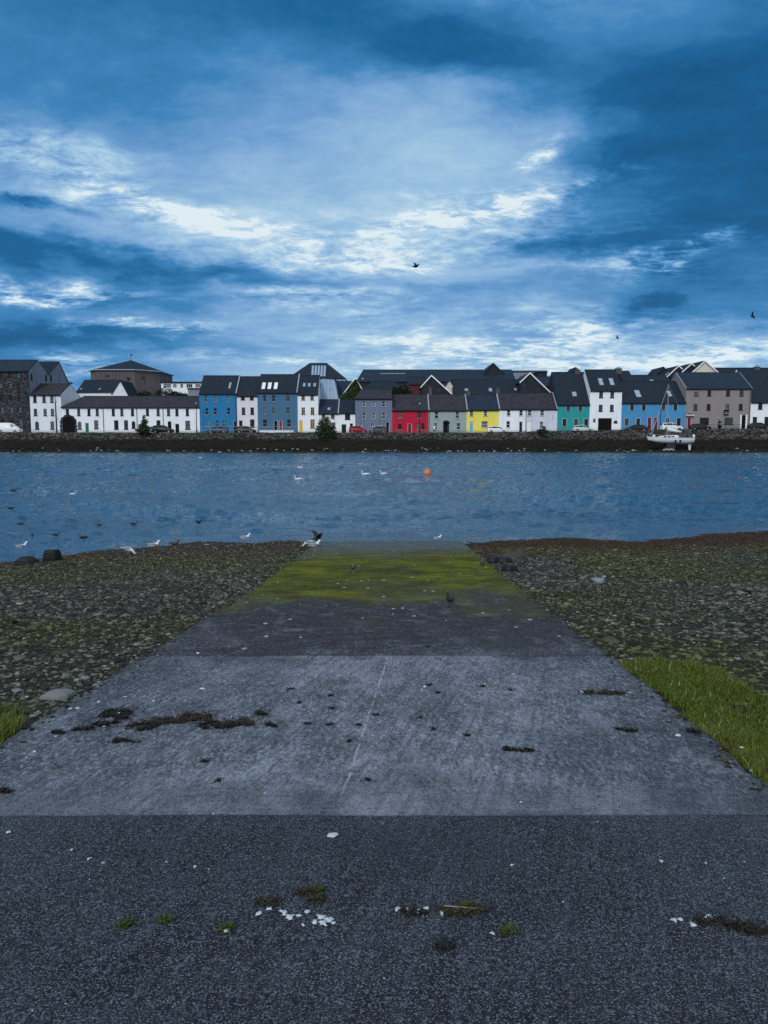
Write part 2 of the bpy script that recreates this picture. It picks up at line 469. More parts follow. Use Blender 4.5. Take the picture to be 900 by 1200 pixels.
c = t.mix(t.mul(t.sstep(st, 0.50, 0.64), 0.30), c, (0.045, 0.052, 0.065))
st2 = t.noise(t.scl(p, 1, 0.6, 1), 3.4, 5, 0.7, 0.5)
c = t.mix(t.mul(t.sstep(st2, 0.54, 0.66), t.sstep(Y_, 3.6, 4.2), 0.22), c, (0.40, 0.44, 0.50))
# algae
alg = t.mul(t.sstep(yy, 9.6, 13.4), t.m('SUBTRACT', 1.0, t.mul(t.sstep(yy, 16.5, 22.5), 0.8)))
alg = t.m('MAXIMUM', alg, t.mul(t.sstep(yy, 8.8, 10.8), 0.45, t.sstep(t.m('ABSOLUTE', X_), 1.2, 2.2)))
strk = t.noise(t.scl(p, 0.7, 1.0, 1), 1.5, 8, 0.75)
acol = t.mix(t.sstep(strk, 0.34, 0.64), (0.060, 0.060, 0.010), (0.168, 0.172, 0.006))
c = t.mix(t.mul(alg, t.sstep(strk, 0.05, 0.35), 0.96), c, acol)
late = t.mul(t.sstep(yy, 16.6, 19.8), t.m('SUBTRACT', 1.0, t.sstep(yy, 22, 24)))
c = t.mix(t.mul(late, 0.5), c, (0.035, 0.040, 0.022))
abr = t.noise(t.scl(p, 0.8, 1.0, 1), 0.8, 7, 0.72)
c = t.mix(t.mul(alg, t.sstep(abr, 0.46, 0.60), 0.65), c, (0.050, 0.045, 0.022))
c = t.mix(t.mul(alg, t.sstep(cg2, 0.50, 0.62), 0.30), c, (0.030, 0.032, 0.010))
c = t.mix(t.mul(pour_far, t.m('SUBTRACT', 1.0, alg), 0.30), c, (0.040, 0.032, 0.030))
# seam lines
for s_ in (3.648, 7.26):
    sl = t.m('SUBTRACT', 1.0, t.sstep(t.m('ABSOLUTE', t.m('SUBTRACT', t.add(Y_, t.mul(t.m('SUBTRACT', crk, 0.5), 0.09)), s_)), 0.004, 0.012))
    c = t.mix(t.mul(sl, 0.5), c, (0.02, 0.024, 0.03))
# droppings, barnacle and shell specks, more of them low down
sv = t.voro(t.scl(p, 1.0, 0.55, 1), 7.5)
sr = t.voro(t.scl(p, 1.0, 0.55, 1), 7.5, out='Color'); srs = t.sep(sr)
size = t.mul(t.m('POWER', srs[0], 6.0), 0.24)
spk = t.mul(t.m('LESS_THAN', t.add(sv, t.mul(t.m('SUBTRACT', grain2, 0.5), 0.12)), size), t.sstep(Y_, 5.0, 9.0))
c = t.mix(t.mul(spk, 0.85), c, (0.46, 0.48, 0.50))
wet = t.mul(t.sstep(t.add(yy, t.mul(wob2, 1.0)), 17.5, 21.0), 1.0)
rough = t.m('SUBTRACT', 0.85, t.mul(wet, 0.40))
hgt = t.add(t.mul(grain, 1.0), t.mul(grain2, 0.8), t.mul(bro, 0.6), t.mul(t.m('MULTIPLY', cr, -1.0), 0.5))
c = t.mix(t.mul(alg, t.sstep(fs, 0.55, 0.66), 0.35), c, (0.22, 0.22, 0.10))
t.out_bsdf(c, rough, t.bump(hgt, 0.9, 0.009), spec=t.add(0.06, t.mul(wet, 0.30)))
yr = np.concatenate([np.linspace(-9, 1.5, 20), np.arange(1.6, 9, 0.045), np.linspace(9, 27, 150)])
nxr = 110
V = []
for y in yr:
    xl = x_left(y); xr_ = x_right(y)
    f = np.linspace(0, 1, nxr)
    x = xl + (xr_ - xl) * f
    e = (fbm(np.array([y * 3.7]), np.array([1.0]), 4)[0] - 0.5) * 0.11; e2 = (fbm(np.array([y * 3.7]), np.array([9.0]), 4)[0] - 0.5) * 0.11
    x = x + e * np.clip(1 - f * 12, 0, 1) + e2 * np.clip(1 - (1 - f) * 12, 0, 1)
    z = ramp_surf(x, np.full(nxr, y))
    z -= 0.012 * np.clip(1 - f * 25, 0, 1) ** 2 + 0.012 * np.clip(1 - (1 - f) * 25, 0, 1) ** 2
    V.append(np.stack([x, np.full(nxr, y), z], -1))
V = np.array(V)
top = V.reshape(-1, 3)
skL = V[:, 0].copy(); skL[:, 2] -= 0.35; skR = V[:, -1].copy(); skR[:, 2] -= 0.35
allv = np.concatenate([top, skL, skR]); nr = len(yr)
ii = np.arange(nr * nxr).reshape(nr, nxr)
Fq = np.stack([ii[:-1, :-1], ii[:-1, 1:], ii[1:, 1:], ii[1:, :-1]], -1).reshape(-1, 4)
bl = nr * nxr + np.arange(nr); br = bl + nr
FL = np.stack([bl[:-1], ii[:-1, 0], ii[1:, 0], bl[1:]], -1); FR = np.stack([ii[:-1, -1], br[:-1], br[1:], ii[1:, -1]], -1)
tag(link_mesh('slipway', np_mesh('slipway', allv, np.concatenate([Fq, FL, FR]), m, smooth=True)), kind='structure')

# ---------------------------------------------------------------- water
m, t = new_mat('river_water')
p = world_pos(t)
w0 = t.noise(t.scl(p, 0.5, 1.0, 1), 0.10, 4, 0.55)
w1 = t.noise(t.scl(p, 0.5, 1.0, 1), 0.9, 5, 0.62, 0.5)
w2 = t.noise(t.scl(p, 0.6, 1.0, 1), 5.0, 4, 0.65, 0.3)
gust = t.sstep(w0, 0.36, 0.62)
h = t.mul(t.add(w1, t.mul(w2, 0.20)), t.add(0.5, t.mul(gust, 0.9)))
c = t.mix(w0, (0.022, 0.074, 0.135), (0.046, 0.120, 0.195))
t.out_bsdf(c, t.add(0.08, t.mul(gust, 0.12)), t.bump(h, 1.0, 0.38), spec=0.5, IOR=1.5)
MAT_WATER = m
wy = [15.0]
while wy[-1] < 60: wy.append(wy[-1] + max(0.10, 0.0022 * (wy[-1] - 6) ** 1.6 / 1.2))
wy = np.array(wy + list(np.linspace(61, 158.7, 220)))
wx = np.linspace(-1, 1, 560)
WX = wx[None, :] * (wy[:, None] * 0.62 + 4); WY = np.repeat(wy[:, None], 560, 1)
amp = np.clip((WY - y_shore(WX)) / 5, 0.10, 1)
gst = 0.6 + 0.9 * fbm(WX * 0.03 + 7, WY * 0.08, 3)
WZ = ((fbm(WX * 0.14 + 3, WY * 0.33 + WX * .03, 3) - 0.5) * 0.34 * np.clip((WY - 30) / 50, 0, 1) + (fbm(WX * 0.5 + 3, WY * 1.1 + WX * .08, 3) - 0.5) * 0.30 + (fbm(WX * 1.6 + 3, WY * 3.4 + 8, 3) - 0.5) * 0.27) * amp * gst
V = np.stack([WX, WY, WZ], -1).reshape(-1, 3)
ii = np.arange(len(wy) * 560).reshape(len(wy), 560)
Fq = np.stack([ii[:-1, :-1], ii[:-1, 1:], ii[1:, 1:], ii[1:, :-1]], -1).reshape(-1, 4)
# flat water running on up and down the river
b0 = len(V); ext = []
for sgn, col_i in ((-1, 0), (1, 559)):
    for k in range(len(wy)): ext.append((sgn * 1400.0, wy[k], 0.0))
V = np.concatenate([V, np.array(ext)])
k = np.arange(len(wy) - 1)
FLw = np.stack([b0 + k, ii[:-1, 0], ii[1:, 0], b0 + k + 1], -1)
b1 = b0 + len(wy); FRw = np.stack([ii[:-1, -1], b1 + k, b1 + k + 1, ii[1:, -1]], -1)
tag(link_mesh('water', np_mesh('water', V, np.concatenate([Fq, FLw, FRw]), m, smooth=True)), kind='structure')
# ================================================================ materials for the far bank
def mat_render(name, rgb, stain=0.25, rough=0.85):
    m, t = new_mat(name)
    p = geo_pos(t)
    n1 = t.noise(p, 0.5, 4, 0.6); n2 = t.noise(t.scl(p, 1.0, 1.0, 0.14), 1.3, 6, 0.72); n3 = t.noise(p, 7, 3, 0.6)
    stain = min(1, stain * 1.7)
    c = t.mix(t.mul(t.sstep(n2, 0.48, 0.68), stain), rgb, tuple(x * 0.55 for x in rgb[:3]))
    c = t.mix(t.mul(t.sstep(n1, 0.35, 0.7), stain * 0.6), c, tuple(min(1, x * 0.78 + 0.02) for x in rgb[:3]))
    x, y, z = t.sep(p)
    low = t.m('SUBTRACT', 1.0, t.sstep(t.add(z, t.mul(t.m('SUBTRACT', n3, 0.5), 0.9)), 0.1, 0.8))
    c = t.mix(t.mul(low, 0.5), c, (0.08, 0.08, 0.07))
    n4 = t.noise(p, 0.9, 6, 0.72)
    c = t.mix(t.mul(t.sstep(n4, 0.54, 0.66), stain * 0.55), c, (0.13, 0.13, 0.12))
    t.out_bsdf(c, rough, t.bump(n3, 0.3, 0.02), spec=0.25)
    return m
def mat_plain(name, rgb, rough=0.6, spec=0.25, metal=0.0, var=0.15, scale=3.0):
    m, t = new_mat(name)
    n1 = t.noise(geo_pos(t), scale, 4, 0.6)
    c = t.mix(t.mul(n1, var), rgb, tuple(x * 0.4 for x in rgb[:3]))
    t.out_bsdf(c, rough, None, metal, spec)
    return m
def mat_slate(name, rgb, mottle=0.4, light=(0.2, 0.2, 0.2)):
    m, t = new_mat(name)
    p = geo_pos(t); x, y, z = t.sep(p)
    br = t.n('ShaderNodeTexBrick'); t.lk(t.vec(t.add(x, t.mul(y, 0.02)), t.mul(z, 1.5), 0.0), br.inputs['Vector'])
    br.inputs['Scale'].default_value = 1.0; br.inputs['Brick Width'].default_value = 0.45; br.inputs['Row Height'].default_value = 0.42
    br.inputs['Mortar Size'].default_value = 0.02
    t.put(br.inputs['Color1'], rgb); t.put(br.inputs['Color2'], tuple(q * 1.6 for q in rgb)); t.put(br.inputs['Mortar'], tuple(q * 0.5 for q in rgb))
    n1 = t.noise(p, 1.3, 5, 0.7); n2 = t.noise(p, 4.5, 4, 0.7); n3 = t.noise(t.scl(p, 1, 1, 0.25), 0.8, 4, 0.6)
    c = t.mix(t.mul(t.sstep(n2, 0.50, 0.66), mottle), br.outputs[0], light)
    c = t.mix(t.mul(t.sstep(n1, 0.5, 0.75), mottle * 0.6), c, tuple(q * 0.4 for q in rgb))
    c = t.mix(t.mul(t.sstep(n3, 0.5, 0.7), 0.25), c, tuple(q * 1.9 for q in rgb))
    t.out_bsdf(c, 0.7, t.bump(n2, 0.4, 0.03), spec=0.2)
    return m
def mat_masonry(name, c1, c2, joint, scale=2.2, weed=None):
    m, t = new_mat(name)
    p = world_pos(t)
    ps = t.scl(p, 1.0, 1.0, 1.7)
    vd = t.voro(ps, scale); ve = t.voro(ps, scale, 'DISTANCE_TO_EDGE'); vc = t.sep(t.voro(ps, scale, out='Color'))
    n1 = t.noise(p, 0.35, 5, 0.6); n2 = t.noise(p, 6, 4, 0.7)
    c = t.mix(t.m('POWER', vc[0], 1.8), c1, c2)
    c = t.mix(t.mul(t.sstep(n2, 0.5, 0.7), 0.3), c, tuple(q * 0.5 for q in c1))
    c = t.mix(t.m('SUBTRACT', 1.0, t.sstep(ve, 0.02, 0.09)), c, joint)
    if weed:
        x, y, z = t.sep(p)
        k = t.m('SUBTRACT', 1.0, t.sstep(t.add(z, t.mul(t.m('SUBTRACT', n1, 0.5), 1.3), t.mul(t.m('SUBTRACT', n2, 0.5), 0.7)), weed - 0.35, weed + 0.35))
        wc = t.mix(n2, (0.002, 0.002, 0.0015), (0.014, 0.012, 0.007))
        c = t.mix(t.mul(k, 0.93), c, wc)
        g = t.mul(t.sstep(n1, 0.48, 0.62), t.sstep(n2, 0.4, 0.6), t.sstep(z, 2.4, 3.6))
        c = t.mix(t.mul(g, 0.75), c, (0.035, 0.045, 0.014))
    t.out_bsdf(c, 0.85, t.bump(t.add(t.mul(ve, 2.0), n2), 0.8, 0.06), spec=0.25)
    return m
def mat_glass(name, rgb=(0.012, 0.016, 0.022), rough=0.08):
    m, t = new_mat(name)
    n1 = t.noise(geo_pos(t), 1.5, 2)
    c = t.mix(n1, rgb, tuple(q * 2.2 for q in rgb))
    t.out_bsdf(c, rough, None, spec=0.22)
    return m
def mat_leaf(name, a, b):
    m, t = new_mat(name)
    att = t.n('ShaderNodeAttribute', attribute_name='tint')
    v = t.sep(att.outputs['Vector'])
    c = t.mix(v[0], a, b)
    t.out_bsdf(c, 0.6, None, spec=0.3)
    return m

WHITE = (0.80, 0.81, 0.82)
R = {
 'white': mat_render('white_render', (0.82, 0.84, 0.86), 0.16),
 'white2': mat_render('weathered_white_render', (0.74, 0.77, 0.82), 0.30),
 'pinkwhite': mat_render('off_white_render', (0.74, 0.68, 0.72), 0.12),
 'greywhite': mat_render('grey_white_render', (0.60, 0.62, 0.70), 0.22),
 'blue1': mat_render('bright_blue_render', (0.020, 0.18, 0.38), 0.2),
 'blue2': mat_render('slate_blue_render', (0.060, 0.155, 0.26), 0.2),
 'blue3': mat_render('sky_blue_render', (0.060, 0.26, 0.49), 0.15),
 'grey': mat_render('blue_grey_render', (0.15, 0.19, 0.27), 0.45),
 'red': mat_render('red_render', (0.46, 0.012, 0.040), 0.18),
 'sage': mat_render('sage_render', (0.30, 0.37, 0.37), 0.2),
 'yellow': mat_render('yellow_render', (0.80, 0.69, 0.11), 0.12),
 'teal': mat_render('teal_render', (0.02, 0.30, 0.30), 0.2),
 'taupe': mat_render('taupe_render', (0.26, 0.225, 0.215), 0.15),
 'cement': mat_render('grey_cement_render', (0.22, 0.25, 0.31), 0.45),
 'brown': mat_render('brown_cladding', (0.115, 0.095, 0.10), 0.6),
 'redbrown': mat_render('red_brown_brick', (0.10, 0.022, 0.022), 0.3),
 'cream': mat_render('cream_render', (0.62, 0.58, 0.48), 0.1),
 'darkwall': mat_render('charcoal_cladding', (0.018, 0.021, 0.028), 0.3),
 'metal': mat_render('pale_metal_cladding', (0.34, 0.46, 0.60), 0.4, 0.5),
 'stone': mat_masonry('dark_rubble_stone', (0.018, 0.020, 0.024), (0.10, 0.105, 0.115), (0.012, 0.013, 0.016), 2.0),
}
S = {
 'dark': mat_slate('dark_slate', (0.008, 0.015, 0.025), 0.3, (0.04, 0.06, 0.08)),
 'blue': mat_slate('blue_slate', (0.009, 0.020, 0.036), 0.3, (0.05, 0.07, 0.09)),
 'brown': mat_slate('old_mottled_slate', (0.018, 0.018, 0.025), 0.75, (0.11, 0.10, 0.11)),
 'black': mat_slate('black_slate', (0.008, 0.013, 0.022), 0.1, (0.04, 0.05, 0.07)),
}
M = {
 'white': mat_plain('white_paint', (0.80, 0.81, 0.83), 0.45, var=0.08),
 'black': mat_plain('black_paint', (0.006, 0.006, 0.008), 0.7, 0.1),
 'dgrey': mat_plain('dark_grey_paint', (0.016, 0.018, 0.024), 0.6, 0.15),
 'greyp': mat_plain('grey_paint', (0.25, 0.27, 0.30), 0.5),
 'gutter': mat_plain('black_gutter', (0.015, 0.017, 0.022), 0.4),
 'sill': mat_plain('stone_sill', (0.30, 0.31, 0.33), 0.8),
 'dsill': mat_plain('dark_sill', (0.03, 0.03, 0.035), 0.8),
 'green': mat_plain('green_paint', (0.015, 0.12, 0.07), 0.45),
 'red': mat_plain('red_paint', (0.30, 0.012, 0.02), 0.45),
 'dred': mat_plain('dark_red_paint', (0.16, 0.012, 0.016), 0.45),
 'yellow': mat_plain('yellow_paint', (0.70, 0.45, 0.04), 0.5),
 'lblue': mat_plain('light_blue_paint', (0.16, 0.42, 0.62), 0.5),
 'brick': mat_plain('chimney_render', (0.10, 0.095, 0.10), 0.9, var=0.6, scale=4),
 'pot': mat_plain('clay_pot', (0.22, 0.10, 0.06), 0.8),
 'steel': mat_plain('galvanised_steel', (0.35, 0.38, 0.42), 0.4, metal=0.6),
 'glass': mat_glass('window_glass', (0.006, 0.008, 0.012), 0.12),
 'glass2': mat_glass('window_glass_with_blind', (0.030, 0.036, 0.044), 0.2), 'glass3': mat_glass('window_glass_with_curtain', (0.065, 0.075, 0.09), 0.3),
 'sglass': mat_plain('skylight_blind', (0.30, 0.40, 0.50), 0.25, 0.4),
 'rubber': mat_plain('black_rubber', (0.012, 0.012, 0.012), 0.85),
 'leadgrey': mat_plain('lead_flashing', (0.30, 0.33, 0.38), 0.6),
}

FRONT = 165.0
def road_z(x):
    return float(np.interp(x, [-90, 18, 45, 70, 95], [3.95, 3.95, 4.25, 4.6, 4.8]))

# ---------------------------------------------------------------- house kit
_cache = {}
_pr = random.Random(3)
def pick(c): return c[0], _pr.choice(c[1])
def window_mesh(w, h, style, fm):
    key = (round(w, 2), round(h, 2), style, fm)
    if key in _cache: return pick(_cache[key])
    fr = MB(); t_ = 0.05; d = 0.05
    fr.box(-w / 2, -w / 2 + t_, -d, d, 0, h); fr.box(w / 2 - t_, w / 2, -d, d, 0, h)
    fr.box(-w / 2 + t_, w / 2 - t_, -d, d, 0, t_); fr.box(-w / 2 + t_, w / 2 - t_, -d, d, h - t_, h)
    if style in ('sash', 'grid', 'arch'): fr.box(-w / 2 + t_, w / 2 - t_, -d * .8, d * .8, h * .5 - .03, h * .5 + .03)
    if style in ('cross', 'grid'):
        fr.box(-.03, .03, -d * .7, d * .7, t_, h - t_)
    if style == 'cross': fr.box(-w / 2 + t_, w / 2 - t_, -d * .8, d * .8, h * .68 - .03, h * .68 + .03)
    if style == 'shop':
        for k in (1, 2): fr.box(-w / 2 + w * k / 3 - .03, -w / 2 + w * k / 3 + .03, -d * .7, d * .7, t_, h - t_)
    gl = MB(); gl.box(-w / 2 + t_ * .6, w / 2 - t_ * .6, -.012, .012, t_ * .6, h - t_ * .6)
    _cache[key] = (fr.mesh('window', M[fm]), [gl.mesh('pane', M[k]) for k in ('glass', 'glass', 'glass2', 'glass3')])
    return pick(_cache[key])

def wall_grid(mb, x0, x1, z0, z1, holes, rev=0.16, y=0.0):
    xs_ = sorted({x0, x1, *[h[0] for h in holes], *[h[1] for h in holes]})
    zs_ = sorted({z0, z1, *[h[2] for h in holes], *[h[3] for h in holes]})
    for i in range(len(xs_) - 1):
        for j in range(len(zs_) - 1):
            cx = (xs_[i] + xs_[i + 1]) / 2; cz = (zs_[j] + zs_[j + 1]) / 2
            if any(h[0] < cx < h[1] and h[2] < cz < h[3] for h in holes): continue
            mb.quad((xs_[i], y, zs_[j]), (xs_[i + 1], y, zs_[j]), (xs_[i + 1], y, zs_[j + 1]), (xs_[i], y, zs_[j + 1]))
    for a, b, c, d, *rest in holes:
        mb.quad((a, y, c), (a, y, d), (a, y + rev, d), (a, y + rev, c)); mb.quad((b, y, c), (b, y + rev, c), (b, y + rev, d), (b, y, d))
        mb.quad((a, y, d), (b, y, d), (b, y + rev, d), (a, y + rev, d)); mb.quad((a, y, c), (a, y + rev, c), (b, y + rev, c), (b, y, c))
        if rest and rest[0] == 'arch':
            r = (b - a) / 2; cx = (a + b) / 2; n = 6
            for s_ in (-1, 1):
                pts = [(cx + s_ * r, y - .002, d)]
                arc = [(cx + s_ * r * cos(t_ * pi / 2 / n), y - .002, d - r + r * sin(t_ * pi / 2 / n)) for t_ in range(n + 1)]
                for q in range(n): mb.quad(pts[0], arc[q], arc[q + 1])
                for q in range(n):
                    A, B = arc[q], arc[q + 1]
                    mb.quad(A, B, (B[0], y + rev, B[2]), (A[0], y + rev, A[2]))

def house(name, label, x0, x1, eave, ridge, depth, wall, roof, wins='', doors='', F=FRONT, hip=(0, 0), side=None, cat='house', sill='sill', frame='white',
          chim=(), sky=(), gutter=True, base=None, barge=None, pipe=(), surround=None, group=None, parapet=(), ov=0.12, plinth=None, flat=False):
    XA, XB = xat(x0, 490, F), xat(x1, 490, F)
    xm = (XA + XB) / 2
    zb = (road_z(xm) + 0.1) if base is None else base
    root = empty(name, (xm, F, zb)); tag(root, label, cat, group)
    g = lambda z: z - zb
    a, b = XA - xm, XB - xm
    ze = g(zat(eave, F)); yr_ = depth / 2; zr = g(zat(ridge, F + yr_))
    holes = []; items = []
    for spec in wins.split():
        f = spec.split(',')       # px centre, top py, bottom py, width px, style
        cx = xat(float(f[0]), 490, F) - xm; zt = g(zat(float(f[1]), F)); z0 = g(zat(float(f[2]), F))
        w = float(f[3]) * F / FPX if len(f) > 3 and f[3] else 0.72
        st = f[4] if len(f) > 4 and f[4] else 'sash'
        z0 = max(z0, 0.75 if zt < 4 else z0); zt = min(zt, ze - 0.1)
        holes.append((cx - w / 2, cx + w / 2, z0, zt, st)); items.append(('w', cx, z0, zt, w, st, f[5] if len(f) > 5 else frame))
    for spec in doors.split():
        f = spec.split(',')       # px centre, top py, width px, colour, style
        cx = xat(float(f[0]), 490, F) - xm; zt = g(zat(float(f[1]), F)); w = float(f[2]) * F / FPX
        st = f[4] if len(f) > 4 else 'door'
        holes.append((cx - w / 2, cx + w / 2, 0.04, zt, 'arch' if st == 'archgate' else st)); items.append(('d', cx, 0.04, zt, w, st, f[3]))
    mb = MB()
    wall_grid(mb, a, b, 0, ze, holes, 0.16)
    hl, hr = hip
    front_wall = mb
    if side: mb.build('wall', R[wall], root); mb = MB()
    if flat:
        mb.quad((a, 0, 0), (a, depth, 0), (a, depth, ze), (a, 0, ze)); mb.quad((b, 0, 0), (b, 0, ze), (b, depth, ze), (b, depth, 0))
    else:
        if hl: mb.quad((a, 0, 0), (a, depth, 0), (a, depth, ze), (a, 0, ze))
        else: mb.quad((a, 0, 0), (a, 0, ze), (a, yr_, zr - .05), (a, depth, ze), (a, depth, 0))
        if hr: mb.quad((b, 0, 0), (b, 0, ze), (b, depth, ze), (b, depth, 0))
        else: mb.quad((b, 0, 0), (b, depth, 0), (b, depth, ze), (b, yr_, zr - .05), (b, 0, ze))
    mb.quad((a, depth, 0), (b, depth, 0), (b, depth, ze), (a, depth, ze))
    mb.build('side_wall' if side else 'wall', R[side or wall], root)
    if plinth:
        pm = MB(); pm.box(a + .01, b - .01, -.05, -.004, 0, .45); pm.build('plinth', M[plinth], root)
    # roof
    rm = MB()
    if flat:
        rm.box(a - .15, b + .15, -.2, depth + .1, ze, ze + .25)
    else:
        th = 0.14; sl = (zr - ze) / yr_; o = 0.28
        el_, er_ = (a - (ov if hl else 0), b + (ov if hr else 0))
        yf, zf = -o, ze - sl * o
        A_ = [(el_, yf, zf), (er_, yf, zf), (b - hr, yr_, zr), (a + hl, yr_, zr)]
        B_ = [(er_, depth + o, zf), (el_, depth + o, zf), (a + hl, yr_, zr), (b - hr, yr_, zr)]
        up = lambda q: (q[0], q[1], q[2] + th)
        for poly in (A_, B_):
            rm.quad(*[up(q) for q in poly]); rm.quad(*[poly[i] for i in (3, 2, 1, 0)])
            rm.quad(poly[0], poly[1], up(poly[1]), up(poly[0]))
        for poly, h_, s_ in ((A_, hl, 'l'), (A_, hr, 'r')):
            if h_:
                x_ = el_ if s_ == 'l' else er_; xr__ = a + hl if s_ == 'l' else b - hr
                tri = [(x_, yf, zf), (x_, depth + o, zf), (xr__, yr_, zr)]
                rm.quad(*[up(q) for q in tri]); rm.quad(*tri[::-1]); rm.quad(tri[0], tri[1], up(tri[1]), up(tri[0]))
            else:
                x_ = a if s_ == 'l' else b
                for q0, q1 in (((x_, yf, zf), (x_, yr_, zr)), ((x_, yr_, zr), (x_, depth + o, zf))):
                    rm.quad(q0, q1, up(q1), up(q0))
    rf = rm.build('roof', S[roof], root)
    if not flat:
        rt = MB(); rt.bar((a + hl, yr_, zr + th), (b - hr, yr_, zr + th), .09, 5); rt.build('ridge_tiles', M['dgrey'], rf)
    if gutter:
        gm = MB(); gm.box(a, b, -.42 if not flat else -.3, -.29 if not flat else -.2, (zf if not flat else ze) - .02, (zf if not flat else ze) + .11)
        gm.box(a, b, -.27 if not flat else -.19, -.012, (zf if not flat else ze) - .12, (zf if not flat else ze) - .03)
        gm.build('gutter', M['gutter'], root)
    if barge:
        for s_, x_ in (('l', a), ('r', b)):
            bm_ = MB()
            for q0, q1 in (((x_, -o, ze - sl * o), (x_, yr_, zr)), ((x_, yr_, zr), (x_, depth + o, ze - sl * o))):
                e = -.12 if s_ == 'l' else .12
                bm_.quad((q0[0] + e, q0[1], q0[2] - .2), (q1[0] + e, q1[1], q1[2] - .2), (q1[0] + e, q1[1], q1[2] + .2), (q0[0] + e, q0[1], q0[2] + .2))
                bm_.quad((q0[0] + e, q0[1], q0[2] + .2), (q1[0] + e, q1[1], q1[2] + .2), (q1[0], q1[1], q1[2] + .2), (q0[0], q0[1], q0[2] + .2))
                bm_.quad((q0[0] + e, q0[1], q0[2] - .2), (q1[0] + e, q1[1], q1[2] - .2), (q1[0], q1[1], q1[2] - .2), (q0[0], q0[1], q0[2] - .2))
            bm_.build('verge_board', M[barge], rf)
    for side in parapet:
        x_ = a if side == 'l' else b
        e0, e1 = (x_ - .02, x_ + .22) if side == 'l' else (x_ - .22, x_ + .02)
        pm = MB(); n_ = .30
        for e in (0,):
            P0 = [(-.32, ze - sl * .32), (yr_, zr), (depth, ze)]
            for (ya, za), (yb, zb_) in zip(P0[:-1], P0[1:]):
                pts = [(ya, za), (yb, zb_), (yb, zb_ + n_), (ya, za + n_)]
                for X in (e0, e1): pm.quad(*[(X, q[0], q[1]) for q in pts])
                pm.quad((e0, ya, za + n_), (e1, ya, za + n_), (e1, yb, zb_ + n_), (e0, yb, zb_ + n_))
            pm.quad((e0, -.32, ze - sl * .32), (e1, -.32, ze - sl * .32), (e1, -.32, ze - sl * .32 + n_), (e0, -.32, ze - sl * .32 + n_))
        pm.build('party_wall_coping', M['leadgrey'], rf)
    for c in chim:      # px centre, top py, width px
        cx = xat(c[0], 450, F + yr_) - xm; zt = g(zat(c[1], F + yr_)); w = c[2] * (F + yr_) / FPX
        cm = MB(); cm.box(cx - w / 2, cx + w / 2, yr_ - .4, yr_ + .4, zr - .8, zt); cm.box(cx - w / 2 - .07, cx + w / 2 + .07, yr_ - .47, yr_ + .47, zt, zt + .12)
        co = cm.build('chimney', M['brick'], rf)
        npot = max(1, int(w / .5))
        pm = MB()
        for k in range(npot):
            px_ = cx + (k - (npot - 1) / 2) * .42
            pm.bar((px_, yr_, zt + .1), (px_, yr_, zt + .5), .13, 8, .1)
        po = pm.build('chimney_pots', M['pot'], rf)
    sl_n = None
    for s_ in sky:      # px, py, width px, height px
        # meet the front slope: z = ze + sl*y
        dx, dy, dz = ray(s_[0], s_[1])
        k = dz / dy; Yh = (zb + ze + .14 - EYE - sl * F) / (k - sl)
        Yl = Yh - F; X = dx / dy * Yh - xm; Zl = ze + .14 + sl * Yl
        w = s_[2] * F / FPX / 2; hh = s_[3] * F / FPX / 2
        t_ = Vector((0, 1, sl)).normalized(); nn = Vector((0, -sl, 1)).normalized(); L_ = hh / t_.z
        c0 = Vector((X, Yl, Zl))
        def pt(u, v, n): return tuple(c0 + Vector((u, 0, 0)) + t_ * v + nn * n)
        fm = MB()
        for (u0, u1, v0, v1) in ((-w, -w + .09, -L_, L_), (w - .09, w, -L_, L_), (-w + .09, w - .09, -L_, -L_ + .09), (-w + .09, w - .09, L_ - .09, L_), (-w + .09, w - .09, -.05, .05)):
            q = [pt(u0, v0, .1), pt(u1, v0, .1), pt(u1, v1, .1), pt(u0, v1, .1)]; q2 = [pt(u0, v0, -.02), pt(u1, v0, -.02), pt(u1, v1, -.02), pt(u0, v1, -.02)]
            fm.quad(*q)
            for i in range(4): fm.quad(q2[i], q2[(i + 1) % 4], q[(i + 1) % 4], q[i])
        so = fm.build('skylight', M['white' if len(s_) > 4 else 'greyp'], rf)
        gm = MB(); gm.quad(pt(-w + .05, -L_ + .05, .06), pt(w - .05, -L_ + .05, .06), pt(w - .05, L_ - .05, .06), pt(-w + .05, L_ - .05, .06))
        gm.build('skylight_glass', M['white' if len(s_) > 4 else 'sglass'], rf)
    for pc in pipe:
        X = xat(pc, 490, F) - xm
        pm = MB(); pm.bar((X, -.09, 0.05), (X, -.09, ze - .15), .055, 6); pm.build('downpipe', M['dgrey'], root)
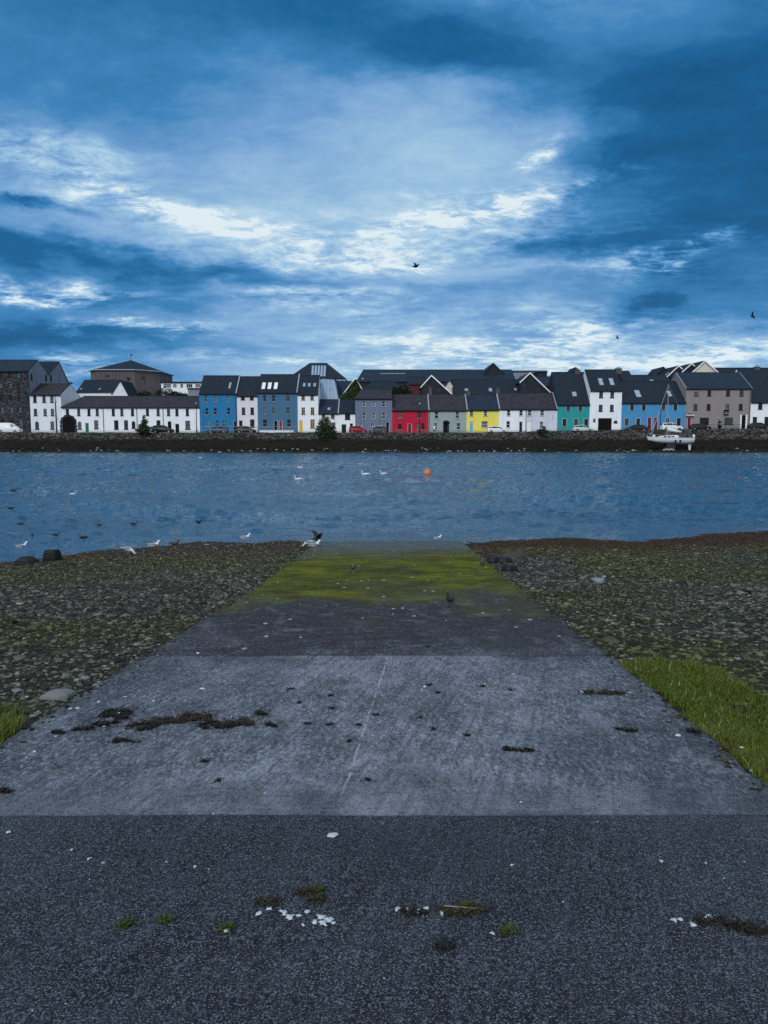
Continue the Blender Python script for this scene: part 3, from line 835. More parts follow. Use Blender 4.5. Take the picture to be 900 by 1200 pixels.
    for kind, cx, z0, zt, w, st, colr in items:
        h = zt - z0
        if kind == 'w':
            mf, mg = window_mesh(w, h, st, colr)
            wo_ = link_mesh('window', mf, root, (cx, .11, z0)); link_mesh('pane', mg, wo_, (0, .03, 0))
            if sill:
                key = ('sill', round(w, 2), sill)
                if key not in _cache:
                    sm = MB(); sm.box(-w / 2 - .09, w / 2 + .09, -.10, .10, -.11, -.001); _cache[key] = sm.mesh('sill', M[sill])
                link_mesh('sill', _cache[key], wo_, (0, -.11 - .01, 0))
            if surround:
                key = ('sur', round(w, 2), round(h, 2), surround)
                if key not in _cache:
                    sm = MB(); e = .16
                    sm.box(-w / 2 - e, -w / 2, -.03, -.003, 0, h + e); sm.box(w / 2, w / 2 + e, -.03, -.003, 0, h + e); sm.box(-w / 2, w / 2, -.03, -.003, h, h + e)
                    _cache[key] = sm.mesh('surround', M[surround])
                link_mesh('surround', _cache[key], wo_, (0, -.11, 0))
        else:
            dm = MB(); dm.box(-w / 2 + .07, w / 2 - .07, -.02, .03, 0, h - .08)
            for zz0, zz1 in ((.2, h * .42), (h * .48, h - .5)):
                if zz1 > zz0 + .1:
                    dm.box(-w / 2 + .17, -.05, -.035, -.021, zz0, zz1); dm.box(.05, w / 2 - .17, -.035, -.021, zz0, zz1)
            do = dm.build('door', M[colr], root, (cx, .12, z0))
            fm = MB(); fm.box(-w / 2, -w / 2 + .07, -.05, .04, 0, h); fm.box(w / 2 - .07, w / 2, -.05, .04, 0, h); fm.box(-w / 2 + .07, w / 2 - .07, -.05, .04, h - .08, h)
            fm.build('door_frame', M['white' if st == 'door' else 'dgrey'], do)
            hm = MB(); hm.bar((w / 2 - .2, -.06, 1.0), (w / 2 - .2, -.06, 1.14), .02, 6); hm.build('handle', M['steel'], do)
            if st == 'hood':
                hd = MB(); hd.prism([(-w / 2 - .3, h), (w / 2 + .3, h), (w / 2 + .2, h + .25), (0, h + .5), (-w / 2 - .2, h + .25)], -.6, -.13); hd.build('door_hood', M['dgrey'], do)
                for s_ in (-1, 1):
                    pl = MB(); pl.box(s_ * (w / 2 + .12) - .1, s_ * (w / 2 + .12) + .1, -.24, -.13, 0, h); pl.build('pilaster', M['dgrey'], do)
            if st == 'pillars':
                for s_ in (-1, 1):
                    pl = MB(); pl.box(s_ * (w / 2 + .2) - .16, s_ * (w / 2 + .2) + .16, -.24, -.13, 0, h + .1); pl.build('pilaster', M['white'], do)
            if st == 'archgate':
                n_ = 12; ar = MB(); r0 = w / 2; cz = h - r0
                for q in range(n_):
                    a0, a1 = pi * q / n_, pi * (q + 1) / n_
                    e = .45 if q % 2 else .34
                    pts = [(r0 * cos(a0), cz + r0 * sin(a0)), ((r0 + e) * cos(a0), cz + (r0 + e) * sin(a0)), ((r0 + e) * cos(a1), cz + (r0 + e) * sin(a1)), (r0 * cos(a1), cz + r0 * sin(a1))]
                    ar.prism(pts, -.2, -.125)
                for s_ in (-1, 1):
                    for q in range(5): ar.box(min(s_ * r0, s_ * (r0 + (.45 if q % 2 else .32))), max(s_ * r0, s_ * (r0 + (.45 if q % 2 else .32))), -.2, -.125, cz * q / 5 + .01, cz * (q + 1) / 5 - .01)
                ar.build('stone_surround', R['stone'], do, )
    return root

def gable_house(name, label, x0, x1, eave, apex, apx, F, depth, wall, roof, barge='white', base=None, cat='house', wins='', eave2=None, group=None):
    """gable end faces the river, ridge runs back"""
    XA, XB, XC = xat(x0, 460, F), xat(x1, 460, F), xat(apx, 440, F)
    zb = 4.0 if base is None else base
    root = empty(name, ((XA + XB) / 2, F, zb)); tag(root, label, cat, group)
    xm = (XA + XB) / 2; a, b, c = XA - xm, XB - xm, XC - xm
    e1 = zat(eave, F) - zb; e2 = zat(eave2 or eave, F) - zb; za = zat(apex, F) - zb
    mb = MB(); mb.prism([(a, 0), (b, 0), (b, e2), (c, za), (a, e1)], 0, depth); mb.build('wall', R[wall], root)
    rm = MB()
    for (x_, z_) in ((a, e1), (b, e2)):
        d = Vector((x_ - c, 0, z_ - za)); d = d * (1 + .35 / max(.1, d.length)); x2, z2 = c + d.x, za + d.z
        rm.prism([(c, za + .02), (x2, z2 + .02), (x2, z2 + .2), (c, za + .2)], -.25, depth + .2)
    ro = rm.build('roof', S[roof], root)
    if barge:
        bm_ = MB()
        for (x_, z_) in ((a, e1), (b, e2)):
            d = Vector((x_ - c, 0, z_ - za)); d = d * (1 + .4 / max(.1, d.length)); x2, z2 = c + d.x, za + d.z
            bm_.prism([(c, za - .12), (x2, z2 - .12), (x2, z2 + .24), (c, za + .24)], -.34, -.252)
        bm_.build('verge_board', M[barge], ro)
    for spec in wins.split():
        f = spec.split(','); cx = xat(float(f[0]), 460, F) - xm; zt = zat(float(f[1]), F) - zb; z0 = zat(float(f[2]), F) - zb; w = float(f[3]) * F / FPX
        mf, mg = window_mesh(w, zt - z0, 'sash', 'white'); wo_ = link_mesh('window', mf, root, (cx, -.03, z0)); link_mesh('pane', mg, wo_, (0, -.0, 0))
    return root

# ---------------------------------------------------------------- setting of the far bank
QX = [-1400, -95, 18, 45, 70, 95, 1400]
def strip(name, y0, y1, dz, mat, kind='structure'):
    mb = MB()
    for i in range(len(QX) - 1):
        za, zb_ = road_z(QX[i]) + dz, road_z(QX[i + 1]) + dz
        mb.quad((QX[i], y0, za), (QX[i + 1], y0, zb_), (QX[i + 1], y1, zb_), (QX[i], y1, za))
        if name == 'pavement': mb.quad((QX[i], y0, za), (QX[i + 1], y0, zb_), (QX[i + 1], y0, zb_ - .13), (QX[i], y0, za - .13))
    return tag(mb.build(name, mat, fix=False), kind=kind)
m, t = new_mat('asphalt'); p = world_pos(t); t.out_bsdf(t.mix(t.noise(p, 3, 5, .7), (.035, .037, .04), (.07, .072, .075)), .85, spec=.3); ASPH = m
m, t = new_mat('paving'); p = world_pos(t); t.out_bsdf(t.mix(t.noise(p, 2, 5, .7), (.13, .13, .13), (.22, .22, .22)), .85, spec=.3); PAVE = m
strip('road', 157.4, 162.5, 0, ASPH); strip('pavement', 162.5, 300, .13, PAVE)
QM = mat_masonry('quay_stone', (0.012, 0.012, 0.011), (0.17, 0.165, 0.155), (0.004, 0.004, 0.004), 2.6, weed=2.75)
mb = MB()
qx = np.concatenate([[-400, -200, -120], np.arange(-100, 100.1, 0.8), [120, 200, 400]])
qz = np.linspace(0, 1, 9)
rowsv = []
for x in qx:
    top_ = float(np.interp(x, [-95, 18, 40, 60, 80, 100], [4.13, 4.10, 4.50, 4.75, 4.98, 5.02]))
    col_ = []
    for k, f in enumerate(qz):
        z = 0.1 + (top_ - 0.1) * f
        y = 156.3 + 0.45 * f + (fbm(np.array([x * 0.6]), np.array([z * 1.5]), 3)[0] - .5) * .35
        if k == 8: z += (fbm(np.array([x * 0.9]), np.array([3.0]), 3)[0] - .5) * .22
        col_.append((x, y, z))
    zt = col_[-1][2]
    col_ += [(x, 157.38, zt), (x, 157.38, 2.0)]
    rowsv.append(col_)
n0 = len(rowsv[0])
for c_ in rowsv: mb.v += c_
for i in range(len(rowsv) - 1):
    for k in range(n0 - 1):
        mb.f.append((i * n0 + k, (i + 1) * n0 + k, (i + 1) * n0 + k + 1, i * n0 + k + 1))
tag(mb.build('quay_wall', QM, fix=False), 'long rough stone quay wall with dark weed along its foot, across the river', 'wall')

# ---------------------------------------------------------------- the houses along the quay, left to right
W3 = lambda cols, *rows: ' '.join(f'{c},{a},{b},{w}' for a, b, w in rows for c in cols)
# warehouse in two blocks under two ridges
def stone_warehouse():
    root = house('warehouse', 'tall dark stone warehouse of five storeys with a double slate roof', -60, 36, 434.5, 422.5, 9.3, 'stone', 'blue',
        wins=W3([-42, -30, -18, -7, 3, 14, 24], (437, 443, 3.6), (449, 455, 3.6), (463, 470, 3.6), (477, 484, 3.6), (492, 502, 4)), cat='warehouse', sill=None, frame='dgrey', chim=())
    return root
wh = stone_warehouse()
XW = xat(36, 490, FRONT) - wh.location.x; zw = wh.location.z
# grey rendered side wall and the rear block
mb = MB()
ze_ = zat(434.5, FRONT) - zw; zr_ = zat(422.5, FRONT + 4.65) - zw
mb.quad((XW + .03, .05, 0), (XW + .03, 9.3, 0), (XW + .03, 9.3, ze_), (XW + .03, 4.65, zr_ - .06), (XW + .03, .05, ze_))
zr2 = zat(424, 180.5) - zw; ze2 = ze_ - 1.6
mb.quad((XW + .03, 9.3, 0), (XW + .03, 21.5, 0), (XW + .03, 21.5, ze2 - .5), (XW + .03, 15.5, zr2 - .06), (XW + .03, 9.3, ze_ - .2))
mb.build('side_wall', R['cement'], wh)
rb = MB()
xl_ = xat(-60, 490, FRONT) - wh.location.x
for (ya, za, yb, zb_) in ((9.3, ze_ - .2, 15.5, zr2), (15.5, zr2, 21.8, ze2 - .6)):
    rb.quad((xl_, ya, za + .1), (XW + .15, ya, za + .1), (XW + .15, yb, zb_ + .1), (xl_, yb, zb_ + .1))
    rb.quad((xl_, ya, za - .08), (XW + .15, ya, za - .08), (XW + .15, yb, zb_ - .08), (xl_, yb, zb_ - .08))
    rb.quad((XW + .15, ya, za - .08), (XW + .15, ya, za + .1), (XW + .15, yb, zb_ + .1), (XW + .15, yb, zb_ - .08))
rb.build('rear_roof', S['black'], wh)
for yy_, zz_ in ((1.2, zat(446, 166) - zw), (8.3, zat(447, 173) - zw), (10.9, zat(447, 176) - zw)):
    wm = MB(); wm.box(XW + .031, XW + .06, yy_ - .4, yy_ + .4, zz_, zz_ + 1.5); wm.build('side_window', M['glass'], wh)

house('house', 'white three storey house with slate roof beside the dark stone warehouse', 36, 72.3, 462.5, 450.5, 10.5, 'white2', 'brown',
      wins='41.9,464,471.5,3.8 52.7,464,471.5,3.8 61.8,464,471.5,3.8 41.9,479,487,3.8 53.2,479,487,3.8 61.8,479,487,3.8 43,494,503,4.4,arch 61,494,503,4.2', frame='dgrey', sill='dsill', pipe=(65.5,), chim=())
house('house', 'long low white two storey terrace with a dark arched gateway and mottled slate roof', 72.6, 234, 477, 465, 9, 'white', 'brown', hip=(3.2, 0),
      wins=' '.join(f'{c},479,487,3.5' for c in (79.4, 92.5, 104.5, 114.2, 133, 143, 155.5, 173, 185.5, 197.7, 207.5, 219.7)) +
      ' 93,494,503,4.4,arch 112.5,492.5,502.5,4.8 136,492.5,503,5,grid 147.5,492.5,503,4.6,grid 185.5,492.5,498,4.6 219.8,493,503,5.6,grid 156.2,493.5,502,4.2,arch 198.5,493.5,502,4.2,arch',
      doors='80,488,15.5,black,archgate 101.6,495.5,4.4,green 207.4,496.5,5,black', frame='dgrey', sill='dsill', pipe=(121.2, 160.5, 191.3))
house('house', 'bright blue three storey house right of the long white terrace', 234, 278, 460.5, 441, 9, 'blue1', 'dark',
      wins='242,463,471,4 252.5,463,471,4 268,463,471,4.2 242.5,478,486,4 252.5,478,486,4 268,478,486,4.2 244,492,500,4.4,grid 254.5,492.5,500,4 263,492,500,4.4,grid',
      doors='275.2,493,4,dgrey', frame='lblue', sky=((269.5, 452, 2.6, 7.5),), parapet='r', pipe=(277,))
house('house', 'narrow pinkish white three storey house between a bright blue and a slate blue house', 278, 302, 463, 442, 9, 'pinkwhite', 'dark',
      wins='285,463.5,468.5,4.4 295.5,463.5,468.5,4.4 285.5,477.5,485.5,4 295.7,477.5,485.5,4 295.5,491.5,500.5,5', doors='282,492.5,4.6,dgrey', frame='dgrey', sill='dsill')
house('house', 'slate blue three storey house with three bright skylights and a dark red door', 302, 349, 459.5, 439.5, 10, 'blue2', 'dark',
      wins='310.5,463,470.5,4 321,463,470.5,4 337.6,463,470.5,4.4,cross 310.5,477.5,485.5,4,cross 321,477.5,485.5,4,cross 337.6,477.5,485,4.4 310.5,491.5,501,5 338.5,491.5,501,4.6',
      doors='323,492.5,4.4,black 329,492.5,4,red', sky=((309, 452.3, 4, 8, 1), (316, 452.3, 4, 8, 1), (323.3, 452.3, 4, 8, 1)), parapet='r', frame='greyp')
house('house', 'white three storey house with a yellow door and yellow window frames', 349, 373, 461.5, 440.5, 9.5, 'white', 'dark',
      wins='355.5,463,468.5,4,,yellow 366,463,468.5,4,,yellow 355.5,477.5,485.5,4,cross,yellow 366.3,477.5,485.5,4,cross,yellow 366.2,491.5,501.5,5,cross,yellow',
      doors='352.7,492.5,4.2,yellow', sky=((356.5, 451.2, 3.2, 4.2), (362.4, 451.2, 3.2, 4.2), (368.8, 451.2, 3.2, 4.2)), sill='dsill')
house('house', 'low white two storey house half hidden by the large bush on the quay wall', 373, 397, 484, 469, 8, 'white', 'blue',
      wins='379,485.5,490,4 390,485.5,490.5,4.2 391,495,502,4', frame='dgrey', sky=((385.5, 479.3, 3.4, 3),), parapet='r')
house('house', 'small white two storey house with a dark garage, left of the blue grey house', 397, 416.2, 483.5, 469, 8, 'white', 'dark',
      wins='407.3,484.8,491.5,6', doors='403,497,6,dgrey 411.8,496,4,black', frame='dgrey', sill='dsill')
house('house', 'blue grey three storey house with white framed windows, left of the red house', 416.2, 459.5, 467, 457, 9, 'grey', 'brown', hip=(1.2, 0),
      wins=W3([426.5, 438, 449.5], (470, 476.5, 4), (483.5, 491, 4)) + ' 422.3,496,500,4.4 436.5,496,503,4.6,grid 445,496,501,4.2,grid', doors='454.2,494.5,4.2,black', sill='sill')
house('house', 'bright red two storey house with slate roof', 459.5, 502, 480.3, 463, 9, 'red', 'brown',
      wins='469,483,490,4.6,,dred 491.8,483,490,4.6,,dred 468.6,497,504,4.8,,dred 489.8,496,504,4,,dred 495.6,496,504,4,,dred', doors='480.2,496.3,4.8,dred', frame='red')
house('house', 'sage grey two storey house between the red and the yellow house', 502, 546.8, 480.3, 463, 9, 'sage', 'brown',
      wins='511.6,482,490.5,4.4 536,482,490.5,4.4 510.6,495.5,503.5,4.4 537.5,495.5,503.5,5', doors='522.8,495,4.4,black,hood', chim=((504.2, 455.5, 3.6), (549, 458.5, 4)), parapet='l', pipe=(502.8,))
house('house', 'bright yellow two storey house with a light blue door', 546.8, 584.5, 479.8, 463, 9, 'yellow', 'blue',
      wins='552.5,481.5,487.5,4 568.9,481.5,487.5,4 568,493.5,500.8,7.4', doors='552.6,494,4.2,lblue', parapet='l', plinth=None)
house('house', 'blue tinged white cottage right of the yellow house', 584.5, 616.2, 478.8, 461.3, 9, 'white', 'brown',
      wins='596,480.5,487,4 610.5,480.5,487,4 595.7,493.5,501,4.2', doors='610.5,494,4,dgrey', chim=((583.4, 456.5, 4.2),), parapet='l', plinth=None)
house('house', 'greyish white cottage left of the teal house', 616.2, 653, 478.8, 461.3, 9, 'greywhite', 'brown',
      wins='620.5,480.5,487,4.2 635.3,480.5,487,4.2 634.8,494,502,4.2', doors='620,494,4.6,white', parapet='r', pipe=(616.3,))
house('house', 'teal two storey house with a very tall dark roof', 653, 690.8, 473.3, 437, 14, 'teal', 'dark', side='darkwall',
      wins='665.6,475,482,4.2 679.8,475,482,4.2 661.6,491,499.5,4.2 675,491,499.5,4.2 687,491,499.5,4.2', frame='dgrey', surround='leadgrey', sky=((673, 462, 5, 5.5),), chim=((676, 434, 6), (658, 446, 4)), ov=0)
house('house', 'tall white four storey house with a dark garage opening, right of the teal house', 690.8, 728, 457, 434, 10, 'white', 'dark',
      wins=W3([703.6, 716.6], (458.7, 466, 4.4), (474.3, 482, 4.4)) + ' 696.5,490.5,494,2.6 721.5,493,495.5,4', doors='709,490,15.8,black,gate', frame='dgrey', sill='dsill',
      sky=((704, 447.5, 5, 8.5), (716.6, 447.5, 5, 8.5)), chim=((724, 432.5, 7),))
house('house', 'wide sky blue two storey house with twin dark red doors behind the sailing boat', 728, 803, 471.5, 447.5, 12, 'blue3', 'dark',
      wins='740.2,474,481,4 754,474,481,4 777,474,481,4 791,474,481,4 734.5,490.5,498.5,4.4 748,490.5,498.5,4 782.4,490,499,4 795.6,490,499,4.4', doors='761.4,489,5,dred 768.8,489,5,dred', surround='leadgrey', frame='dgrey',
      sky=((747.3, 461.5, 6, 8.5), (784.2, 461.5, 4.6, 7)), pipe=(774,))
house('house', 'taupe three storey guest house with shop windows and a long slate roof', 803, 879, 455, 437.3, 12, 'taupe', 'blue',
      wins='814.7,459,464,4.6 830,457.5,464,4.2 851.8,457.5,464,4.2 867.6,457.5,464,4.4 814.4,473.5,480.5,4.4 829.8,473.5,480.5,4.4,cross 851.8,473.5,480.5,4.4 867.4,473.5,480.5,4.4 825.5,489.5,497.5,10.5,shop 854,489.5,497.5,10,shop',
      doors='808,489,4.4,dred 871.4,486.5,4.4,black,pillars', frame='dgrey', sill='dsill', barge='leadgrey', pipe=(878,))
house('house', 'white two storey house under a tall dark roof at the right end of the row', 879, 960, 470.5, 432.5, 15, 'white', 'dark',
      wins='890.3,472.5,479.5,5 908,472.5,479.5,5 926,472.5,479.5,5 945,472.5,479.5,5 884.7,488.5,498,5 898.5,488.5,498,5 915,488.5,498,5 948,488.5,498,5', doors='932,489,5,dred', frame='dgrey', sill='dsill', chim=((886, 430.5, 6), (940, 430, 6)))
house('house', 'plain grey rendered house beyond the right end of the row', 960, 1060, 462, 440, 11, 'cement', 'dark', wins=W3([975, 995, 1015, 1040], (466, 474, 4.5), (484, 493, 4.5)), doors='985,494,5,red')
house('house', 'low cream house beyond the stone warehouse', -140, -60, 470, 455, 10, 'cream', 'blue', wins=W3([-130, -112, -95, -75], (473, 481, 4.5), (490, 499, 4.5)))

# ---------------------------------------------------------------- buildings behind the row
B0 = 4.3
house('house', 'white house with long dark roof behind the left half of the white terrace', 91, 136, 459.3, 446, 10, 'white', 'dark', F=180, base=B0, gutter=False, chim=((83, 449, 3),), sky=((95, 456, 2, 2), (117, 456, 2, 2)))
gable_house('house', 'white gable end peeping over the long white terrace', 131.5, 150.5, 461.5, 446.5, 140.8, 176, 8, 'white2', 'dark', barge=None, base=B0, eave2=464)
# brown clad hall with a pyramid roof
hb = empty('theatre_hall', (xat(154, 440, 196), 196, B0)); tag(hb, 'brown clad square hall with a shallow pyramid roof and weather vane behind the white terrace', 'hall')
hw = 74 / 2 * 196 / FPX; hz = zat(433.5, 190) - B0; ha = zat(422.5, 197) - B0
mb = MB(); d_ = 8.2; ch = 2.4
octo = [(-hw + ch, -d_), (hw - ch * 2, -d_), (hw, -d_ + ch * 2), (hw, d_), (-hw, d_), (-hw, -d_ + ch)]
n_ = len(octo)
for i in range(n_):
    a_, b_ = octo[i], octo[(i + 1) % n_]
    mb.quad((a_[0], a_[1], 0), (b_[0], b_[1], 0), (b_[0], b_[1], hz), (a_[0], a_[1], hz))
mb.build('wall', R['brown'], hb)
mb = MB()
for i in range(n_):
    a_, b_ = octo[i], octo[(i + 1) % n_]; k_ = 1.035
    mb.quad((a_[0] * k_, a_[1] * k_, hz - .1), (b_[0] * k_, b_[1] * k_, hz - .1), (0, 0, ha)); mb.quad((a_[0] * k_, a_[1] * k_, hz - .35), (b_[0] * k_, b_[1] * k_, hz - .35), (b_[0] * k_, b_[1] * k_, hz - .1), (a_[0] * k_, a_[1] * k_, hz - .1))
hr_ = mb.build('roof', S['dark'], hb)
mb = MB()
for i in range(n_):
    a_, b_ = octo[i], octo[(i + 1) % n_]; k_ = 1.045
    mb.bar((a_[0] * k_, a_[1] * k_, hz - .2), (b_[0] * k_, b_[1] * k_, hz - .2), .16, 5)
mb.build('eaves_trim', M['leadgrey'], hr_)
mb = MB(); mb.bar((0, 0, ha - .1), (0, 0, ha + 1.6), .05, 6); mb.prism([(-.1, ha + 1.15), (.55, ha + 1.2), (.5, ha + 1.5), (-.1, ha + 1.4)], -.03, .03); mb.build('weather_vane', M['black'], hr_)
for px_, pt_, pb_ in ((150, 442, 446), (168, 441.5, 445), (150.5, 455, 458.5), (126, 439.5, 442), (134, 450, 453)):
    yb_ = -d_ - .02
    X = xat(px_, 445, 196 - d_) - hb.location.x
    mb = MB(); z1, z0 = zat(pt_, 188) - B0, zat(pb_, 188) - B0; mb.box(X - .45, X + .45, yb_ - .05, yb_ - .01, z0, z1); mb.build('window', M['glass'], hb)
for k in range(9):
    X = -hw + ch + 1 + k * (2 * hw - 3 * ch - 1) / 9
    mb = MB(); mb.box(X - .06, X + .06, -d_ - .09, -d_ - .004, 0, hz - .4); mb.build('cladding_batten', R['brown'], hb)
# modern white flat building
r_ = house('apartment_block', 'low white modern flat roofed block with a dark window strip, behind the white terrace', 190, 240, 448.5, 440, 10, 'white', 'dark', F=184, base=B0, flat=True, cat='apartment block',
      wins='197,450,454.5,9 206,450,454.5,4,shop 214,450,454.5,3 223,450,454.5,7,shop 233,450,454.5,6,shop', sill=None, gutter=True)
house('house', 'plain grey building behind the right end of the white terrace', 221, 236, 456, 452, 6, 'cement', 'dark', F=176, base=B0, gutter=False, flat=True)
# big glazed hip roof
r_ = house('hotel', 'tall dark hipped roof with glazed panels behind the house with the yellow door', 338, 405, 443.5, 426.3, 20, 'metal', 'dark', F=184, base=B0, hip=(4.3, 5.2), gutter=False, cat='hotel', wins='396,446,451,3 401,446,451,3')
rf_ = [c for c in r_.children if c.name.startswith('roof')][0]
zeh = zat(443.5, 184) - B0; zrh = zat(426.3, 194) - B0; slh = (zrh - zeh) / 10
for k, px_ in enumerate((366, 369.5, 373, 376.5, 380)):
    mb = MB()
    pts = []
    for py_, w_ in ((441, .28), (428.5, .28)):
        dx, dy, dz = ray(px_ + (0.8 if py_ < 430 else 0), py_); kk = dz / dy
        Yh = (B0 + zeh + .17 - EYE - slh * 184) / (kk - slh); X = dx / dy * Yh - r_.location.x; pts.append((X, Yh - 184, zeh + .2 + slh * (Yh - 184)))
    (xa_, ya_, za_), (xb_, yb_, zb_) = pts
    mb.quad((xa_ - .26, ya_, za_), (xa_ + .26, ya_, za_), (xb_ + .26, yb_, zb_), (xb_ - .26, yb_, zb_)); mb.build('roof_glazing', M['sglass'], rf_)
# metal clad leaning gable
root = empty('metal_clad_building', (xat(385, 455, 170), 170, B0)); tag(root, 'pale blue metal clad wedge of building right of the white house with the yellow door', 'building')
xm_ = root.location.x; mb = MB()
poly = [(xat(x, y, 170) - xm_, zat(y, 170) - B0) for x, y in ((373, 470), (377, 443.5), (391.5, 444.5), (397, 470))]
mb.prism([(poly[0][0], 0), (poly[3][0], 0), poly[3], poly[2], poly[1], poly[0]], 0, 9); mb.build('wall', R['metal'], root)
mb = MB(); mb.prism([(poly[1][0] - .15, poly[1][1] + .01), (poly[2][0] + .15, poly[2][1] + .01), (poly[2][0] + .15, poly[2][1] + .22), (poly[1][0] - .15, poly[1][1] + .22)], -.15, 9.1); mb.build('roof', S['dark'], root)
for k in range(4):
    X0 = poly[0][0] * (1 - (k + 1) / 5) + poly[3][0] * (k + 1) / 5; X1 = poly[1][0] * (1 - (k + 1) / 5) + poly[2][0] * (k + 1) / 5
    mb = MB(); mb.bar((X0, -.03, poly[0][1]), (X1, -.03, poly[1][1] - .1), .04, 4); mb.build('standing_seam', M['leadgrey'], root)
house('house', 'dark low roof between the metal clad wedge and the ivy covered gable', 391, 414, 466, 447.5, 9, 'white2', 'blue', F=174, base=B0, gutter=False)
gable_house('house', 'steep gable thickly grown with ivy, white boards on its edges', 399, 430, 466, 443.5, 416.5, 172, 10, 'darkwall', 'dark', base=B0)
house('house', 'dark slate roof with pale skylights directly behind the blue grey house', 424, 468, 459, 447, 9, 'darkwall', 'dark', F=176, base=B0, gutter=False, hip=(2.5, 1))
house('apartment_block', 'very long building with a dark slate roof running behind the middle of the row', 418, 604, 447, 434, 14, 'darkwall', 'blue', F=196, base=B0, gutter=False, hip=(1.5, 0), cat='apartment block', sky=((460, 438, 30, 1), (425, 444, 2, 2)))
house('apartment_block', 'dark slate roof with a red brown eaves band left of the black white edged gable', 478, 500, 450.5, 442, 9, 'redbrown', 'dark', F=180, base=B0, gutter=False, cat='apartment block')
gable_house('house', 'black gable with white edge boards behind the sage grey house', 494, 531, 453, 440.5, 505.5, 173, 12, 'darkwall', 'dark', base=B0, eave2=463.5)
gable_house('house', 'small cream gable between black roofs behind the sage grey house', 521, 532, 454, 446, 526.5, 177, 9, 'cream', 'dark', barge=None, base=B0)
house('house', 'wide dark roofed building with small square skylights behind the yellow house', 531, 612, 464, 445.5, 11, 'darkwall', 'dark', F=174, base=B0, gutter=False, sky=((574.7, 457, 4, 4), (546.5, 457, 4, 3), (604, 456.5, 3, 3)))
gable_house('house', 'black gable with white edge boards behind the two white cottages', 610, 646, 447.5, 437.5, 620.8, 172, 12, 'darkwall', 'dark', base=B0, eave2=461.5)
house('house', 'dark roof sloping down right of the black gable behind the cottages', 626, 655, 452, 442, 9, 'darkwall', 'blue', F=182, base=B0, gutter=False, hip=(0, 0))
gable_house('house', 'dark pointed roof rising over the long slate roof behind the yellow house', 566, 592, 440, 426, 577.8, 200, 14, 'darkwall', 'dark', barge=None, base=B0)
root = house('office_block', 'flat roofed block with a pale glazed top and roof rail behind the white cottages', 584, 640, 436, 430, 10, 'cement', 'dark', F=214, base=B0, gutter=False, flat=True, cat='office block', wins='606,431.5,434,10,shop 618,431.5,434,9,shop 630,431.5,434,8,shop', sill=None)
zt_ = zat(436, 214) - B0 + .3
mb = MB()
for k in range(9): mb.bar((-2 + k * 1.1, 0.3, zt_), (-2 + k * 1.1, .3, zt_ + 1.2), .05, 4)
mb.bar((-2.1, .3, zt_ + 1.2), (7, .3, zt_ + 1.2), .07, 4); mb.build('roof_rail', M['white'], root)
house('house', 'small dark box shaped top floor between the cottages and the teal house', 629, 640, 436.5, 434, 8, 'darkwall', 'dark', F=205, base=B0, flat=True, gutter=False)
house('house', 'dark roof behind and left of the teal house', 653, 692, 449, 436.8, 8, 'cement', 'dark', F=181, base=B0, gutter=False)
gable_house('house', 'small dark gable rising over the ridge of the teal house', 668, 681, 438, 431, 674.5, 184, 6, 'darkwall', 'dark', barge=None, base=B0)
house('house', 'dark slab of roof right of the tall white four storey house', 728, 742, 447, 435.5, 8, 'darkwall', 'dark', F=178, base=B0, gutter=False)
house('house', 'long dark roof behind the wide sky blue house', 730, 786, 450, 440.2, 9, 'darkwall', 'dark', F=180, base=B0, gutter=False, sky=((764, 446.5, 4, 3),))
gable_house('house', 'dark gable with a chimney left of the row of white edged gables', 764, 790, 446, 430.5, 777, 193, 8, 'darkwall', 'dark', barge=None, base=B0)
house('house', 'long dark roof behind the right half of the taupe guest house', 836, 960, 452, 431.8, 10, 'darkwall', 'dark', F=184, base=B0, gutter=False)
saw = [(769, 797, 449, 437.3, 783, 187), (773.5, 815.5, 448.5, 429.2, 794.6, 185), (785, 834, 448, 426.6, 809.6, 183)]
labs = ['lowest and leftmost of the black gables with white edges behind the sky blue house', 'second of the rising black gables with white edges behind the sky blue house', 'third of the rising black gables with white edges, left of the cream gable']
for s_, lb in zip(saw, labs):
    gable_house('house', lb, s_[0], s_[1], s_[2], s_[3], s_[4], s_[5], 9, 'darkwall', 'black', base=B0, group='stepped gables behind the right of the row')
gable_house('house', 'cream gable with white edges, topmost of the stepped gables', 808, 842, 438.5, 423.4, 825, 180, 12, 'cream', 'black', base=B0, group='stepped gables behind the right of the row')
# ================================================================ quay furniture, cars, boat
def on_ramp(P_):
    if x_left(P_.y) < P_.x < x_right(P_.y): P_.z = float(ramp_surf(P_.x, P_.y))
    return P_
def lamp_post(label, px, top, Y=162.8, dark=True):
    X = xat(px, 480, Y); z0 = road_z(X) + .13; h = zat(top, Y) - z0
    root = empty('street_lamp', (X, Y, z0)); tag(root, label, 'street lamp', 'street lamps along the quay')
    m_ = M['dgrey' if dark else 'greyp']
    mb = MB(); mb.bar((0, 0, 0), (0, 0, h - .4), .11, 8, .06); mb.build('pole', m_, root, smooth=False)
    mb = MB(); mb.bar((0, 0, 0), (0, 0, .8), .17, 8, .13); mb.build('base', m_, root)
    mb = MB(); rr = [(.05, -.45), (.2, -.25), (.24, -.05), (.12, .08), (.02, .2)]
    mb.loft([[(r * cos(k * pi / 4), r * sin(k * pi / 4), h + z) for k in range(8)] for r, z in rr]); mb.build('lamp_head', M['white' if not dark else 'greyp'], root)
lamp_post('street lamp in front of the white three storey house at the left', 65.7, 470)
lamp_post('street lamp at the right end of the long white terrace', 230, 472)
lamp_post('street lamp with a white head in front of the red house', 491.9, 472.5, dark=True)
lamp_post('street lamp in front of the taupe guest house', 843.5, 490)

